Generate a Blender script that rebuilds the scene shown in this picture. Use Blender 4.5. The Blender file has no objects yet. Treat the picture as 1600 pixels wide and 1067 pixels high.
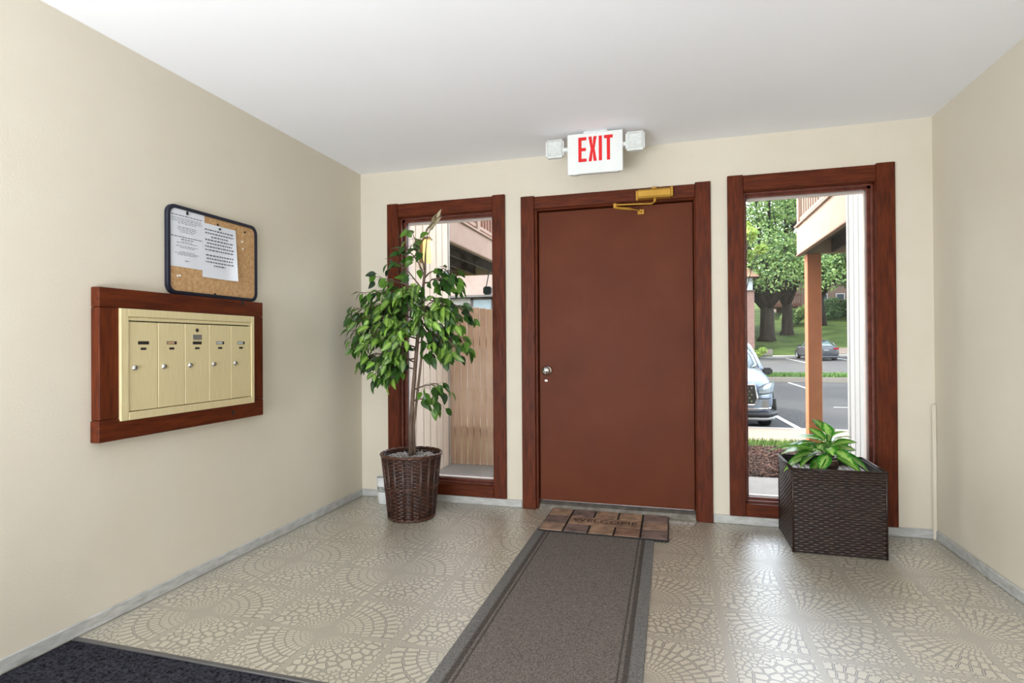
import bpy, bmesh, math, random
from math import sin, cos, pi, radians, sqrt, atan2
from mathutils import Vector, Matrix, noise
random.seed(7)
scene = bpy.context.scene
COL = scene.collection

# ------------------------------------------------------------------ camera, world, lights, exposure
cam_d = bpy.data.cameras.new('camera'); cam = bpy.data.objects.new('camera', cam_d); COL.objects.link(cam)
yaw, pitch, roll = -2.76731105e-01, 5.29352246e-03, -6.77359518e-03
fw = Vector((sin(yaw)*cos(pitch), cos(yaw)*cos(pitch), sin(pitch)))
r0 = Vector((cos(yaw), -sin(yaw), 0)); u0 = r0.cross(fw)
rr = cos(roll)*r0 + sin(roll)*u0; uu = -sin(roll)*r0 + cos(roll)*u0
cam.matrix_world = Matrix(((rr.x, uu.x, -fw.x, 2.25803), (rr.y, uu.y, -fw.y, -3.76025), (rr.z, uu.z, -fw.z, 1.13903), (0, 0, 0, 1)))
cam_d.sensor_width = 36; cam_d.lens = 869.788/1600*36; cam_d.clip_start = .05; cam_d.clip_end = 600
scene.camera = cam

W = 3.726; H = 2.44; ROOM_BACK = -9.0
SUN_AZ = Vector((1.0, -0.38, 0)).normalized(); SUN_EL = radians(43)
world = bpy.data.worlds.new('world'); scene.world = world; world.use_nodes = True
wn = world.node_tree; bg = wn.nodes['Background']
sky = wn.nodes.new('ShaderNodeTexSky'); sky.sky_type = 'NISHITA'; sky.sun_disc = False
sky.sun_elevation = SUN_EL; sky.sun_rotation = atan2(-SUN_AZ.x, -SUN_AZ.y)
sky.air_density = 1.0; sky.dust_density = 2.5; sky.ozone_density = 1.0
hsw = wn.nodes.new('ShaderNodeHueSaturation'); hsw.inputs['Saturation'].default_value = .35
wn.links.new(sky.outputs[0], hsw.inputs['Color']); wn.links.new(hsw.outputs[0], bg.inputs[0]); bg.inputs[1].default_value = 2.0
sun_d = bpy.data.lights.new('sun', 'SUN'); sun = bpy.data.objects.new('sun', sun_d); COL.objects.link(sun)
sun_d.energy = 2.6; sun_d.angle = radians(0.6); sun_d.color = (1.0, .93, .82)
sd = Vector((SUN_AZ.x*cos(SUN_EL), SUN_AZ.y*cos(SUN_EL), -sin(SUN_EL)))
sun.rotation_euler = sd.to_track_quat('-Z', 'Y').to_euler()

def area(name, loc, rot, sx, sy, power, col):
    d = bpy.data.lights.new(name, 'AREA'); d.shape = 'RECTANGLE'; d.size = sx; d.size_y = sy; d.energy = power; d.color = col
    o = bpy.data.objects.new(name, d); o.location = loc; o.rotation_euler = rot; COL.objects.link(o); return o
# added fill lights, unseen behind the camera; two sit low and face up
area('rear_fill_light', (1.86, -8.8, 1.4), (radians(97), 0, 0), 3.2, 2.0, 40, (.96, .98, 1))
area('hall_upward_fill', (1.05, -5.8, .5), (radians(138), 0, radians(-20)), 2.0, 1.0, 150, (.93, .965, 1))
area('near_upward_fill', (1.2, -4.3, .45), (radians(165), 0, radians(-30)), 2.0, .8, 55, (.93, .965, 1))
vs = scene.view_settings; vs.view_transform = 'Standard'; vs.look = 'None'; vs.gamma = 1; vs.exposure = 0.09; vs.use_curve_mapping = False

# ------------------------------------------------------------------ helpers
def lin(c):
    return tuple(((x/255)/12.92 if x/255 <= .04045 else (((x/255)+.055)/1.055)**2.4) for x in c) + (1,)
def nd(nt, t, **kw):
    n = nt.nodes.new(t)
    for k, v in kw.items():
        if hasattr(n, k): setattr(n, k, v)
        else: n.inputs[k.replace('_', ' ')].default_value = v
    return n
MATS = {}
SC = [1.0]
def mat(name, c, rough=.6, metal=0, c2=None, nscale=8, stretch=(1, 1, 1), bump=0, bscale=40, spec=.5, rand=0, detail=4, bdist=.01):
    if name in MATS: return MATS[name]
    c = tuple(x*SC[0] for x in c); c2 = tuple(x*SC[0] for x in c2) if c2 else None
    m = bpy.data.materials.new(name); m.use_nodes = True; nt = m.node_tree; L = nt.links
    b = nt.nodes['Principled BSDF']; b.inputs['Roughness'].default_value = rough; b.inputs['Metallic'].default_value = metal
    b.inputs['Specular IOR Level'].default_value = spec
    tc = nd(nt, 'ShaderNodeTexCoord'); mp = nd(nt, 'ShaderNodeMapping'); mp.inputs['Scale'].default_value = stretch
    L.new(tc.outputs['Object'], mp.inputs[0])
    n = nd(nt, 'ShaderNodeTexNoise', Scale=nscale, Detail=detail, Roughness=.6); L.new(mp.outputs[0], n.inputs['Vector'])
    mx = nd(nt, 'ShaderNodeMix', data_type='RGBA'); mx.inputs[6].default_value = lin(c)
    mx.inputs[7].default_value = lin(c2 if c2 else tuple(x*.93 for x in c))
    rmp = nd(nt, 'ShaderNodeMapRange'); rmp.inputs[1].default_value = .35; rmp.inputs[2].default_value = .68
    L.new(n.outputs[0], rmp.inputs[0]); L.new(rmp.outputs[0], mx.inputs[0])
    out = mx.outputs[2]
    if rand:
        oi = nd(nt, 'ShaderNodeObjectInfo'); hs = nd(nt, 'ShaderNodeHueSaturation')
        mr = nd(nt, 'ShaderNodeMapRange'); mr.inputs[3].default_value = 1-rand; mr.inputs[4].default_value = 1+rand
        L.new(oi.outputs['Random'], mr.inputs[0]); L.new(mr.outputs[0], hs.inputs['Value']); L.new(out, hs.inputs['Color']); out = hs.outputs[0]
    L.new(out, b.inputs['Base Color'])
    if bump:
        n2 = nd(nt, 'ShaderNodeTexNoise', Scale=bscale, Detail=3); L.new(mp.outputs[0], n2.inputs['Vector'])
        bp = nd(nt, 'ShaderNodeBump', Strength=bump, Distance=bdist); L.new(n2.outputs[0], bp.inputs['Height']); L.new(bp.outputs[0], b.inputs['Normal'])
    MATS[name] = m; return m
def emis(name, c, s):
    m = bpy.data.materials.new(name); m.use_nodes = True; nt = m.node_tree
    b = nt.nodes['Principled BSDF']; b.inputs['Base Color'].default_value = lin(c)
    b.inputs['Emission Color'].default_value = lin(c); b.inputs['Emission Strength'].default_value = s; return m
def glassmat(name, tint=(250, 252, 252), gl=.06):
    m = bpy.data.materials.new(name); m.use_nodes = True; nt = m.node_tree; nt.nodes.clear()
    o = nd(nt, 'ShaderNodeOutputMaterial'); t = nd(nt, 'ShaderNodeBsdfTransparent'); t.inputs[0].default_value = lin(tint)
    g = nd(nt, 'ShaderNodeBsdfGlossy'); g.inputs['Roughness'].default_value = .02
    f = nd(nt, 'ShaderNodeFresnel'); f.inputs[0].default_value = 1.3
    mx = nd(nt, 'ShaderNodeMixShader'); nt.links.new(f.outputs[0], mx.inputs[0]); nt.links.new(t.outputs[0], mx.inputs[1]); nt.links.new(g.outputs[0], mx.inputs[2]); nt.links.new(mx.outputs[0], o.inputs[0])
    return m

def wloc(o):
    v = Vector((0, 0, 0))
    while o is not None: v += o.location; o = o.parent
    return v
def link_mesh(name, me, parent=None, kind=None):
    o = bpy.data.objects.new(name, me); COL.objects.link(o)
    if parent: o.parent = parent
    if kind: o['kind'] = kind
    return o
class MB:
    def __init__(s): s.v = []; s.f = []; s.m = []; s.mi = 0
    def add(s, vs, fs):
        n = len(s.v); s.v += [tuple(v) for v in vs]; s.f += [tuple(n+i for i in f) for f in fs]; s.m += [s.mi]*len(fs); return s
    def box(s, x0, x1, y0, y1, z0, z1):
        return s.add([(x0,y0,z0),(x1,y0,z0),(x1,y1,z0),(x0,y1,z0),(x0,y0,z1),(x1,y0,z1),(x1,y1,z1),(x0,y1,z1)],
            [(0,3,2,1),(4,5,6,7),(0,1,5,4),(1,2,6,5),(2,3,7,6),(3,0,4,7)])
    def bev(s, x0, x1, y0, y1, z0, z1, r=.003):
        bm = bmesh.new(); bmesh.ops.create_cube(bm, size=1)
        for v in bm.verts: v.co = Vector(((x0+x1)/2+v.co.x*(x1-x0), (y0+y1)/2+v.co.y*(y1-y0), (z0+z1)/2+v.co.z*(z1-z0)))
        bmesh.ops.bevel(bm, geom=bm.edges[:], offset=r, segments=2 if r > .008 else 1, affect='EDGES')
        bm.verts.index_update(); s.add([v.co for v in bm.verts], [[v.index for v in f.verts] for f in bm.faces]); bm.free(); return s
    def quad(s, a, b, c, d): return s.add([a, b, c, d], [(0, 1, 2, 3)])
    def tube(s, pts, rad, n=8, cap=True):
        pts = [Vector(p) for p in pts]; k = len(pts)
        if not hasattr(rad, '__len__'): rad = [rad]*k
        vs = []; prev = None
        for i, p in enumerate(pts):
            t = (pts[min(i+1, k-1)]-pts[max(i-1, 0)]).normalized()
            if prev is None: a = t.orthogonal().normalized()
            else:
                a = (prev-t*prev.dot(t))
                a = a.normalized() if a.length > 1e-6 else t.orthogonal().normalized()
            prev = a; b = t.cross(a)
            for j in range(n): vs.append(p+(a*cos(2*pi*j/n)+b*sin(2*pi*j/n))*rad[i])
        fs = [(i*n+j, i*n+(j+1) % n, (i+1)*n+(j+1) % n, (i+1)*n+j) for i in range(k-1) for j in range(n)]
        if cap: fs += [tuple(range(n-1, -1, -1)), tuple((k-1)*n+j for j in range(n))]
        return s.add(vs, fs)
    def lathe(s, prof, c=(0, 0, 0), n=32, ax='z', cap=True):
        vs = []
        for r, h in prof:
            for j in range(n):
                a = 2*pi*j/n; p = (r*cos(a), r*sin(a), h)
                if ax == 'x': p = (h, r*cos(a), r*sin(a))
                if ax == 'y': p = (r*sin(a), h, r*cos(a))
                vs.append((c[0]+p[0], c[1]+p[1], c[2]+p[2]))
        k = len(prof); fs = [(i*n+j, i*n+(j+1) % n, (i+1)*n+(j+1) % n, (i+1)*n+j) for i in range(k-1) for j in range(n)]
        if cap: fs += [tuple(range(n-1, -1, -1)), tuple((k-1)*n+j for j in range(n))]
        return s.add(vs, fs)
    def prism(s, poly, axis, a, b):
        def P(u, v, w): return {'y': (u, w, v), 'x': (w, u, v), 'z': (u, v, w)}[axis]
        n = len(poly); vs = [P(u, v, a) for u, v in poly]+[P(u, v, b) for u, v in poly]
        return s.add(vs, [tuple(range(n)), tuple(range(2*n-1, n-1, -1))]+[(i, n+i, n+(i+1) % n, (i+1) % n) for i in range(n)])
    def mesh(s, name, mats, smooth=False, origin=(0, 0, 0)):
        me = bpy.data.meshes.new(name); ox, oy, oz = origin
        me.from_pydata([(x-ox, y-oy, z-oz) for x, y, z in s.v], [], s.f)
        for m in (mats if isinstance(mats, (list, tuple)) else [mats]): me.materials.append(m)
        if any(s.m): me.polygons.foreach_set('material_index', s.m)
        bm = bmesh.new(); bm.from_mesh(me); bmesh.ops.recalc_face_normals(bm, faces=bm.faces); bm.to_mesh(me); bm.free()
        if smooth: me.polygons.foreach_set('use_smooth', [True]*len(me.polygons)); 
        me.update(); return me
    def build(s, name, mats, parent=None, kind=None, smooth=False, base=None):
        if parent is None and base is not None:
            o = link_mesh(name, s.mesh(name, mats, smooth, base), None, kind); o.location = base; return o
        return link_mesh(name, s.mesh(name, mats, smooth, wloc(parent) if parent else (0, 0, 0)), parent, kind)
def thing(name, label, cat, loc=(0, 0, 0), group=None):
    o = bpy.data.objects.new(name, None); COL.objects.link(o); o.location = loc; o.empty_display_size = .1
    o['label'] = label; o['category'] = cat
    if group: o['group'] = group
    return o
def tag(o, label, cat, group=None):
    o['label'] = label; o['category'] = cat
    if group: o['group'] = group
    return o
def setting(name, label=None, loc=(0, 0, 0)):
    o = bpy.data.objects.new(name, None); COL.objects.link(o); o.location = loc; o['kind'] = 'structure'
    if label: o['label'] = label
    return o
def lab(o, t): o['label'] = t; return o
def text_mesh(txt, size, extrude, m, offset=0):
    cu = bpy.data.curves.new('t', 'FONT'); cu.body = txt; cu.size = size; cu.extrude = extrude; cu.offset = offset; cu.resolution_u = 3
    cu.align_x = 'CENTER'; cu.align_y = 'CENTER'
    o = bpy.data.objects.new('t', cu); COL.objects.link(o)
    dg = bpy.context.evaluated_depsgraph_get(); me = bpy.data.meshes.new_from_object(o.evaluated_get(dg))
    bpy.data.objects.remove(o); me.materials.clear(); me.materials.append(m); return me

# ------------------------------------------------------------------ materials
M_wall = mat('cream_wall_paint', (219, 212, 196), .5, c2=(216, 208, 191), nscale=2.5, bump=.05, bscale=120, spec=.35)
M_ceil = mat('ceiling_paint', (245, 246, 250), .8, c2=(243, 244, 248), nscale=1.5, spec=.2)
M_base = mat('rubber_baseboard', (196, 197, 195), .45, c2=(165, 166, 163), nscale=14, stretch=(1, 1, 4), bump=.08)
def wood(name, stretch): return mat(name, (100, 43, 16), .5, c2=(68, 25, 8), nscale=9, stretch=stretch, bump=.25, bscale=14, bdist=.004, spec=.2)
M_wv = wood('stained_wood_upright', (6, 6, .7)); M_wh = wood('stained_wood_level', (.7, 6, 6)); M_wl = wood('stained_wood_lengthwise', (6, .7, 6))
M_mold = mat('moulding_wood', (118, 62, 48), .35, c2=(84, 36, 24), nscale=20)
M_door = mat('brown_door_paint', (100, 49, 26), .55, c2=(90, 42, 21), nscale=2.2, bump=.1, bscale=150, bdist=.003, spec=.2)
M_metalsill = mat('dull_threshold', (140, 136, 128), .45, .5, c2=(110, 104, 96), nscale=20)
M_glass = glassmat('window_glass')
M_chrome = mat('chrome', (215, 215, 215), .15, 1)
M_brass = mat('brass', (205, 160, 70), .38, .6, c2=(190, 145, 60))
M_whitepl = mat('white_plastic', (232, 236, 235), .4, c2=(226, 230, 229))
M_black = mat('black_rubber', (28, 27, 28), .6)
M_red = mat('red_letter', (225, 20, 25), .5)

# floor vinyl: embossed fans and pebbles laid out in one foot squares
def floor_mat():
    m = bpy.data.materials.new('fan_pattern_vinyl'); m.use_nodes = True; nt = m.node_tree; L = nt.links
    b = nt.nodes['Principled BSDF']
    def math_(op, a, bb=None, c=None):
        n = nt.nodes.new('ShaderNodeMath'); n.operation = op
        for i, x in enumerate((a, bb, c)):
            if x is None: continue
            if isinstance(x, (int, float)): n.inputs[i].default_value = x
            else: L.new(x, n.inputs[i])
        return n.outputs[0]
    tc = nd(nt, 'ShaderNodeTexCoord'); sp = nd(nt, 'ShaderNodeSeparateXYZ')
    wn_ = nd(nt, 'ShaderNodeTexNoise', Scale=30, Detail=1); L.new(tc.outputs['Object'], wn_.inputs['Vector'])
    L.new(tc.outputs['Object'], sp.inputs[0])
    P = .61
    nd_w = nd(nt, 'ShaderNodeTexNoise', Scale=26, Detail=2); L.new(tc.outputs['Object'], nd_w.inputs['Vector'])
    dx = math_('MULTIPLY', math_('SUBTRACT', wn_.outputs[0], .5), .006)
    def cell(v, off):
        t = math_('ADD', math_('DIVIDE', math_('SUBTRACT', v, off), P), .5)
        return math_('MULTIPLY', math_('SUBTRACT', math_('FRACT', math_('ADD', t, 50.0)), .5), P)
    u = cell(math_('ADD', sp.outputs[0], dx), .318); v = cell(math_('ADD', sp.outputs[1], dx), 0.0)
    r = math_('SQRT', math_('ADD', math_('MULTIPLY', u, u), math_('MULTIPLY', v, v)))
    th = math_('ARCTAN2', v, u); lr = math_('LOGARITHM', math_('MAXIMUM', r, .01), math.e)
    def cxyz(x, y):
        c = nd(nt, 'ShaderNodeCombineXYZ'); L.new(x, c.inputs[0]); L.new(y, c.inputs[1]); return c.outputs[0]
    def vor(vec, scale, rnd):
        n = nd(nt, 'ShaderNodeTexVoronoi', feature='DISTANCE_TO_EDGE', voronoi_dimensions='2D'); n.inputs['Scale'].default_value = scale; n.inputs['Randomness'].default_value = rnd
        L.new(vec, n.inputs['Vector']); return n.outputs['Distance']
    wp = math_('MULTIPLY', math_('SUBTRACT', nd_w.outputs[0], .5), 1.0)
    ra = math_('ADD', math_('MULTIPLY', lr, 4.2), math_('MULTIPLY', wp, .4)); ring = math_('FLOOR', ra); rf_ = math_('FRACT', math_('ADD', ra, 100.0))
    cnt = 7.6
    tb_ = math_('ADD', math_('ADD', math_('MULTIPLY', th, cnt), math_('MULTIPLY', math_('SINE', math_('MULTIPLY', ring, 12.99)), 3.0)), math_('MULTIPLY', wp, .5)); tf_ = math_('FRACT', math_('ADD', tb_, 100.0))
    d1 = math_('DIVIDE', math_('MINIMUM', rf_, math_('SUBTRACT', 1, rf_)), 4.2); d2 = math_('DIVIDE', math_('MINIMUM', tf_, math_('SUBTRACT', 1, tf_)), cnt)
    fan = math_('MULTIPLY', math_('SMOOTH_MIN', d1, d2, .012), 6.2)
    peb = vor(cxyz(math_('MULTIPLY', lr, 6.0), math_('MULTIPLY', th, 6.5)), 1, .9)
    small = vor(tc.outputs['Object'], 42, .95)
    sgn = math_('GREATER_THAN', math_('MULTIPLY', u, v), 0)
    def mix(f, a, c):
        n = nt.nodes.new('ShaderNodeMix'); n.data_type = 'FLOAT'
        for i, x in ((0, f), (2, a), (3, c)):
            if isinstance(x, (int, float)): n.inputs[i].default_value = x
            else: L.new(x, n.inputs[i])
        return n.outputs[0]
    d = mix(sgn, peb, fan)
    d = mix(math_('GREATER_THAN', r, .285), d, small)
    # bands and star centres carry fine grain only
    au = math_('ABSOLUTE', u); av = math_('ABSOLUTE', v)
    band = math_('MINIMUM', math_('MINIMUM', au, av), math_('MINIMUM', math_('SUBTRACT', .305, au), math_('SUBTRACT', .305, av)))
    band = math_('SUBTRACT', band, .014)
    bandm = math_('LESS_THAN', band, 0)
    cen = math_('LESS_THAN', r, .05)
    fine = math_('MAXIMUM', bandm, cen)
    cellm = nd(nt, 'ShaderNodeMapRange'); cellm.inputs[1].default_value = .10; cellm.inputs[2].default_value = .12; L.new(d, cellm.inputs[0])
    cellv = math_('MULTIPLY', cellm.outputs[0], math_('SUBTRACT', 1, fine))
    ol = math_('COMPARE', d, .085, .026); ol = math_('MULTIPLY', ol, math_('SUBTRACT', 1, fine))
    g = nd(nt, 'ShaderNodeTexNoise', Scale=420, Detail=2); L.new(tc.outputs['Object'], g.inputs['Vector'])
    joint = nd(nt, 'ShaderNodeMix', data_type='RGBA'); joint.inputs[6].default_value = lin((124, 117, 103)); joint.inputs[7].default_value = lin((204, 198, 182))
    gm = nd(nt, 'ShaderNodeMapRange'); gm.inputs[1].default_value = .38; gm.inputs[2].default_value = .62; L.new(g.outputs[0], gm.inputs[0]); L.new(gm.outputs[0], joint.inputs[0])
    lgn = nd(nt, 'ShaderNodeTexNoise', Scale=6, Detail=3); L.new(tc.outputs['Object'], lgn.inputs['Vector'])
    cellc = nd(nt, 'ShaderNodeMix', data_type='RGBA'); cellc.inputs[6].default_value = lin((206, 200, 182)); cellc.inputs[7].default_value = lin((192, 185, 166)); L.new(lgn.outputs[0], cellc.inputs[0])
    c1 = nd(nt, 'ShaderNodeMix', data_type='RGBA'); L.new(cellv, c1.inputs[0]); L.new(joint.outputs[2], c1.inputs[6]); L.new(cellc.outputs[2], c1.inputs[7])
    c2 = nd(nt, 'ShaderNodeMix', data_type='RGBA'); L.new(math_('MULTIPLY', ol, 1.0), c2.inputs[0]); L.new(c1.outputs[2], c2.inputs[6]); c2.inputs[7].default_value = lin((38, 33, 26))
    L.new(c2.outputs[2], b.inputs['Base Color'])
    rg = mix(cellv, .5, .34); L.new(rg, b.inputs['Roughness']); b.inputs['Specular IOR Level'].default_value = .6; b.inputs['Coat Weight'].default_value = 1.0; b.inputs['Coat Roughness'].default_value = .40; b.inputs['Coat IOR'].default_value = 2.1
    hgt = math_('ADD', math_('MULTIPLY', cellv, 1.0), math_('MULTIPLY', g.outputs[0], .25))
    bp = nd(nt, 'ShaderNodeBump', Strength=.55, Distance=.0016); L.new(hgt, bp.inputs['Height']); L.new(bp.outputs[0], b.inputs['Normal'])
    return m
M_floor = floor_mat()
M_carpet = mat('black_loop_carpet', (66, 66, 76), .95, c2=(14, 14, 18), nscale=95, bump=.9, bscale=95, spec=.1, detail=2)
M_runner = mat('runner_ribbed', (136, 128, 122), .95, c2=(80, 74, 70), nscale=210, bump=.6, bscale=230, spec=.1, detail=3)

# ------------------------------------------------------------------ room shell
VE = -2.125   # where the vinyl stops and the black carpet starts
MB().box(0, W, VE, 0.16, -.06, 0).build('floor', M_floor, kind='structure')
sf = MB().box(0, W, ROOM_BACK, VE-.012, -.06, -.004).build('floor', M_carpet, kind='structure'); sf['label'] = 'black looped carpet beyond the patterned vinyl'
nf = MB(); rng = random.Random(3)
MB().bev(.0105, W-.0105, VE-.014, VE+.006, -.004, .0035, .002).build('trim_1', mat('grey_edge_strip', (118, 118, 120), .35, .6), kind='structure')
MB().box(-.15, W+.15, ROOM_BACK, .16, H, H+.12).build('ceiling', M_ceil, kind='structure')
MB().box(-.15, 0, ROOM_BACK, 0, -.06, H).build('wall_left', M_wall, kind='structure')
MB().box(W, W+.15, ROOM_BACK, 0, -.06, H).build('wall_right', M_wall, kind='structure')
MB().box(-.15, W+.15, ROOM_BACK-.15, ROOM_BACK, -.06, H).build('wall_rear', M_wall, kind='structure')

# back wall with its three openings, each the clear size inside the casings
OPS = [(.310, 1.060, .125, 2.098), (1.36, 2.43, 0.0, 2.085), (2.700, 3.440, .125, 2.098)]
def holed_wall(name, m, x0, x1, y0, y1, z0, z1, holes):
    xs = sorted({x0, x1, *[h[0] for h in holes], *[h[1] for h in holes]}); zs = sorted({z0, z1, *[h[2] for h in holes], *[h[3] for h in holes]})
    mb = MB()
    def solid(i, k):
        if i < 0 or k < 0 or i >= len(xs)-1 or k >= len(zs)-1: return False
        cx, cz = (xs[i]+xs[i+1])/2, (zs[k]+zs[k+1])/2
        return not any(h[0] < cx < h[1] and h[2] < cz < h[3] for h in holes)
    for i in range(len(xs)-1):
        for k in range(len(zs)-1):
            if not solid(i, k): continue
            a, b, c, d = xs[i], xs[i+1], zs[k], zs[k+1]
            mb.quad((a, y0, c), (b, y0, c), (b, y0, d), (a, y0, d)); mb.quad((a, y1, c), (a, y1, d), (b, y1, d), (b, y1, c))
            if not solid(i-1, k): mb.quad((a, y0, c), (a, y0, d), (a, y1, d), (a, y1, c))
            if not solid(i+1, k): mb.quad((b, y0, c), (b, y1, c), (b, y1, d), (b, y0, d))
            if not solid(i, k-1): mb.quad((a, y0, c), (a, y1, c), (b, y1, c), (b, y0, c))
            if not solid(i, k+1): mb.quad((a, y0, d), (b, y0, d), (b, y1, d), (a, y1, d))
    bm = bmesh.new(); me = mb.mesh(name, m); bm.from_mesh(me); bmesh.ops.remove_doubles(bm, verts=bm.verts, dist=1e-4); bmesh.ops.recalc_face_normals(bm, faces=bm.faces); bm.to_mesh(me); bm.free()
    return link_mesh(name, me, None, 'structure')
holed_wall('wall_back', M_wall, -.15, W+.15, 0, .16, -.06, H, OPS)

def cove(name, parts, axis):
    root = setting(name)
    for p in parts:
        (x0, x1, y0, y1) = p
        mb = MB(); mb.bev(x0, x1, y0, y1, .0005, .055, .004); mb.build('cove_base', M_base, root)
cove('baseboard_left', [(0.0005, .010, ROOM_BACK, -.012)], 'y')
cove('baseboard_back', [(.0, 1.256, -.010, -.0005), (2.514, W, -.010, -.0005)], 'x')
cove('baseboard_right', [(W-.010, W-.0005, ROOM_BACK, -.012)], 'y')
MB().bev(W-.022, W-.0005, -.024, -.0115, .0, .78, .005).build('trim_2', M_wall, kind='structure')['label'] = 'thin cream cable cover in the right-hand corner'

def window(n, x0, x1, ox0, ox1, zt=2.19, zb=.056, ozb=.135, ozt=2.090):
    """casings outer x0..x1, opening ox0..ox1"""
    root = setting('window_%d' % n, None, ((x0+x1)/2, 0, 0))
    t = -.022
    def cb(mb, m): return mb.build('casing_board', m, root)
    cb(MB().bev(x0, ox0, t, -.0005, zb, zt, .003), M_wv); cb(MB().bev(ox1, x1, t, -.0005, zb, zt+.004, .003), M_wv)
    cb(MB().bev(ox0+.001, ox1-.001, t+.002, -.0005, ozt, zt-.004, .003), M_wh); cb(MB().bev(ox0+.001, ox1-.001, t+.002, -.0005, zb, ozb, .003), M_wh)
    # jamb boards lining the opening
    d0, d1 = -.0005, .155; th = .012
    def jb(a, b, c, d, m): return MB().bev(a, b, d0, d1, c, d, .002).build('jamb', m, root)
    jb(ox0-.008, ox0+th-.008, ozb-.01, ozt+.006, M_wv); jb(ox1-th+.008, ox1+.008, ozb-.01, ozt+.006, M_wv)
    jb(ox0+.004, ox1-.004, ozt-.004, ozt+.008, M_wh); jb(ox0+.004, ox1-.004, ozb-.01, ozb+.002, M_wh)
    # two stepped mouldings, the inner one also holds the glass
    for (y0, y1, w, m, nm) in ((.018, .034, .012, M_mold, 'moulding'), (.06, .088, .024, M_mold, 'glazing_stop')):
        f = MB(); a, b, c, d = ox0+.003, ox1-.003, ozb+.001, ozt-.003
        f.bev(a, a+w, y0, y1, c, d, .003); f.bev(b-w, b, y0, y1, c, d, .003); f.bev(a, b, y0, y1, d-w, d, .003); f.bev(a, b, y0, y1, c, c+w, .003)
        f.build(nm, m, root)
    f = MB(); w = .034; a, b, c, d = ox0+.003, ox1-.003, ozb+.001, ozt-.003; y0, y1 = .104, .135
    M_out = mat('pale_outer_frame', (214, 196, 188), .5)
    f.bev(a, a+.026, y0, y1, c, d, .003); f.bev(b-.026, b, y0, y1, c, d, .003); f.bev(a, b, y0, y1, d-w, d, .003); f.bev(a, b, y0, y1, c, c+.028, .003)
    lab(f.build('outer_frame', M_out, root), 'pale outer frame')
    MB().box(ox0+.01, ox1-.01, .093, .098, ozb+.006, ozt-.008).build('pane', M_glass, root)
    return root
lab(window(1, .231, 1.148, .318, 1.056), 'window left of the door')
lab(window(2, 2.612, 3.532, 2.705, 3.434), 'window right of the door')

# door
dr = setting('door_1', 'brown entrance door', (1.885, 0, 0))
t = -.022
MB().bev(1.264, 1.360, t, -.0005, .0005, 2.165, .003).build('casing_board', M_wv, dr)
MB().bev(2.418, 2.512, t, -.0005, .0005, 2.168, .003).build('casing_board', M_wv, dr)
MB().bev(1.361, 2.417, t+.002, -.0005, 2.074, 2.158, .003).build('casing_board', M_wh, dr)
for a, b in ((1.352, 1.376), (2.410, 2.434)): MB().bev(a, b, .0, .155, .0005, 2.084, .003).build('jamb', M_wv, dr)
MB().bev(1.376, 2.410, .0, .155, 2.064, 2.084, .003).build('jamb', M_wh, dr)
s_ = MB(); s_.bev(1.376, 1.388, .08, .11, .0, 2.064, .002); s_.bev(2.398, 2.410, .08, .11, .0, 2.064, .002); s_.bev(1.388, 2.398, .08, .11, 2.052, 2.064, .002); s_.build('door_stop', M_mold, dr)
leaf = MB().bev(1.380, 2.406, .032, .076, .058, 2.058, .003).build('door_leaf', M_door, dr)
MB().prism([(.001, .001), (.155, .001), (.155, .03), (.06, .048), (.02, .03), (.001, .006)], 'x', 1.377, 2.409).build('threshold', M_metalsill, dr)
k = MB(); k.lathe([(.0, 0), (.032, 0), (.033, -.004), (.026, -.010), (.012, -.012), (.011, -.03), (.022, -.036), (.029, -.048), (.029, -.060), (.02, -.070), (.0, -.072)], (1.436, .032, .957), 24, 'y', cap=False)
lab(k.build('door_knob', M_chrome, dr, smooth=True), 'silver round knob')
k = MB(); k.lathe([(.0, 0), (.009, 0), (.009, -.003), (.0, -.004)], (1.425, .032, .885), 12, 'y', cap=False); k.build('screw', M_chrome, dr)

# door closer
dc = thing('door_closer', 'brass door closer with folding arm on the head of the brown door frame', 'door closer', (2.166, -.022, 2.108))
b = MB(); b.prism([(-.024, 2.076), (-.062, 2.080), (-.070, 2.092), (-.070, 2.126), (-.060, 2.138), (-.024, 2.140)], 'x', 2.065, 2.268)
b.build('body', M_brass, dc)
e = MB(); e.bev(2.150, 2.182, -.056, -.026, 2.139, 2.152, .003); e.build('valve_cap', M_brass, dc)
e = MB(); e.bev(2.050, 2.066, -.060, -.0225, 2.070, 2.134, .004); e.build('end_cap', M_brass, dc)
e = MB(); e.bev(2.268, 2.284, -.060, -.0225, 2.082, 2.146, .004); e.build('end_cap', M_brass, dc)
a = MB(); a.lathe([(.010, 0), (.010, -.02), (.007, -.022)], (2.170, -.045, 2.078), 12); a.tube([(2.170, -.045, 2.058), (2.150, -.06, 2.042), (1.924, -.135, 2.032)], .006, 8)
a.build('main_arm', M_brass, dc)
a = MB(); a.lathe([(.012, 0), (.012, .030)], (1.924, -.135, 2.010), 12); a.tube([(1.924, -.135, 2.014), (2.02, -.075, 2.012)], .0095, 8); a.tube([(2.02, -.075, 2.012), (2.075, -.02, 2.012)], .0055, 8)
a.build('forearm', M_brass, dc)
a = MB(); a.bev(2.055, 2.10, .018, .0315, 1.995, 2.03, .003); a.tube([(2.075, -.025, 2.012), (2.078, .02, 2.012)], .008, 8); a.build('shoe', M_brass, dc)

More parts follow.
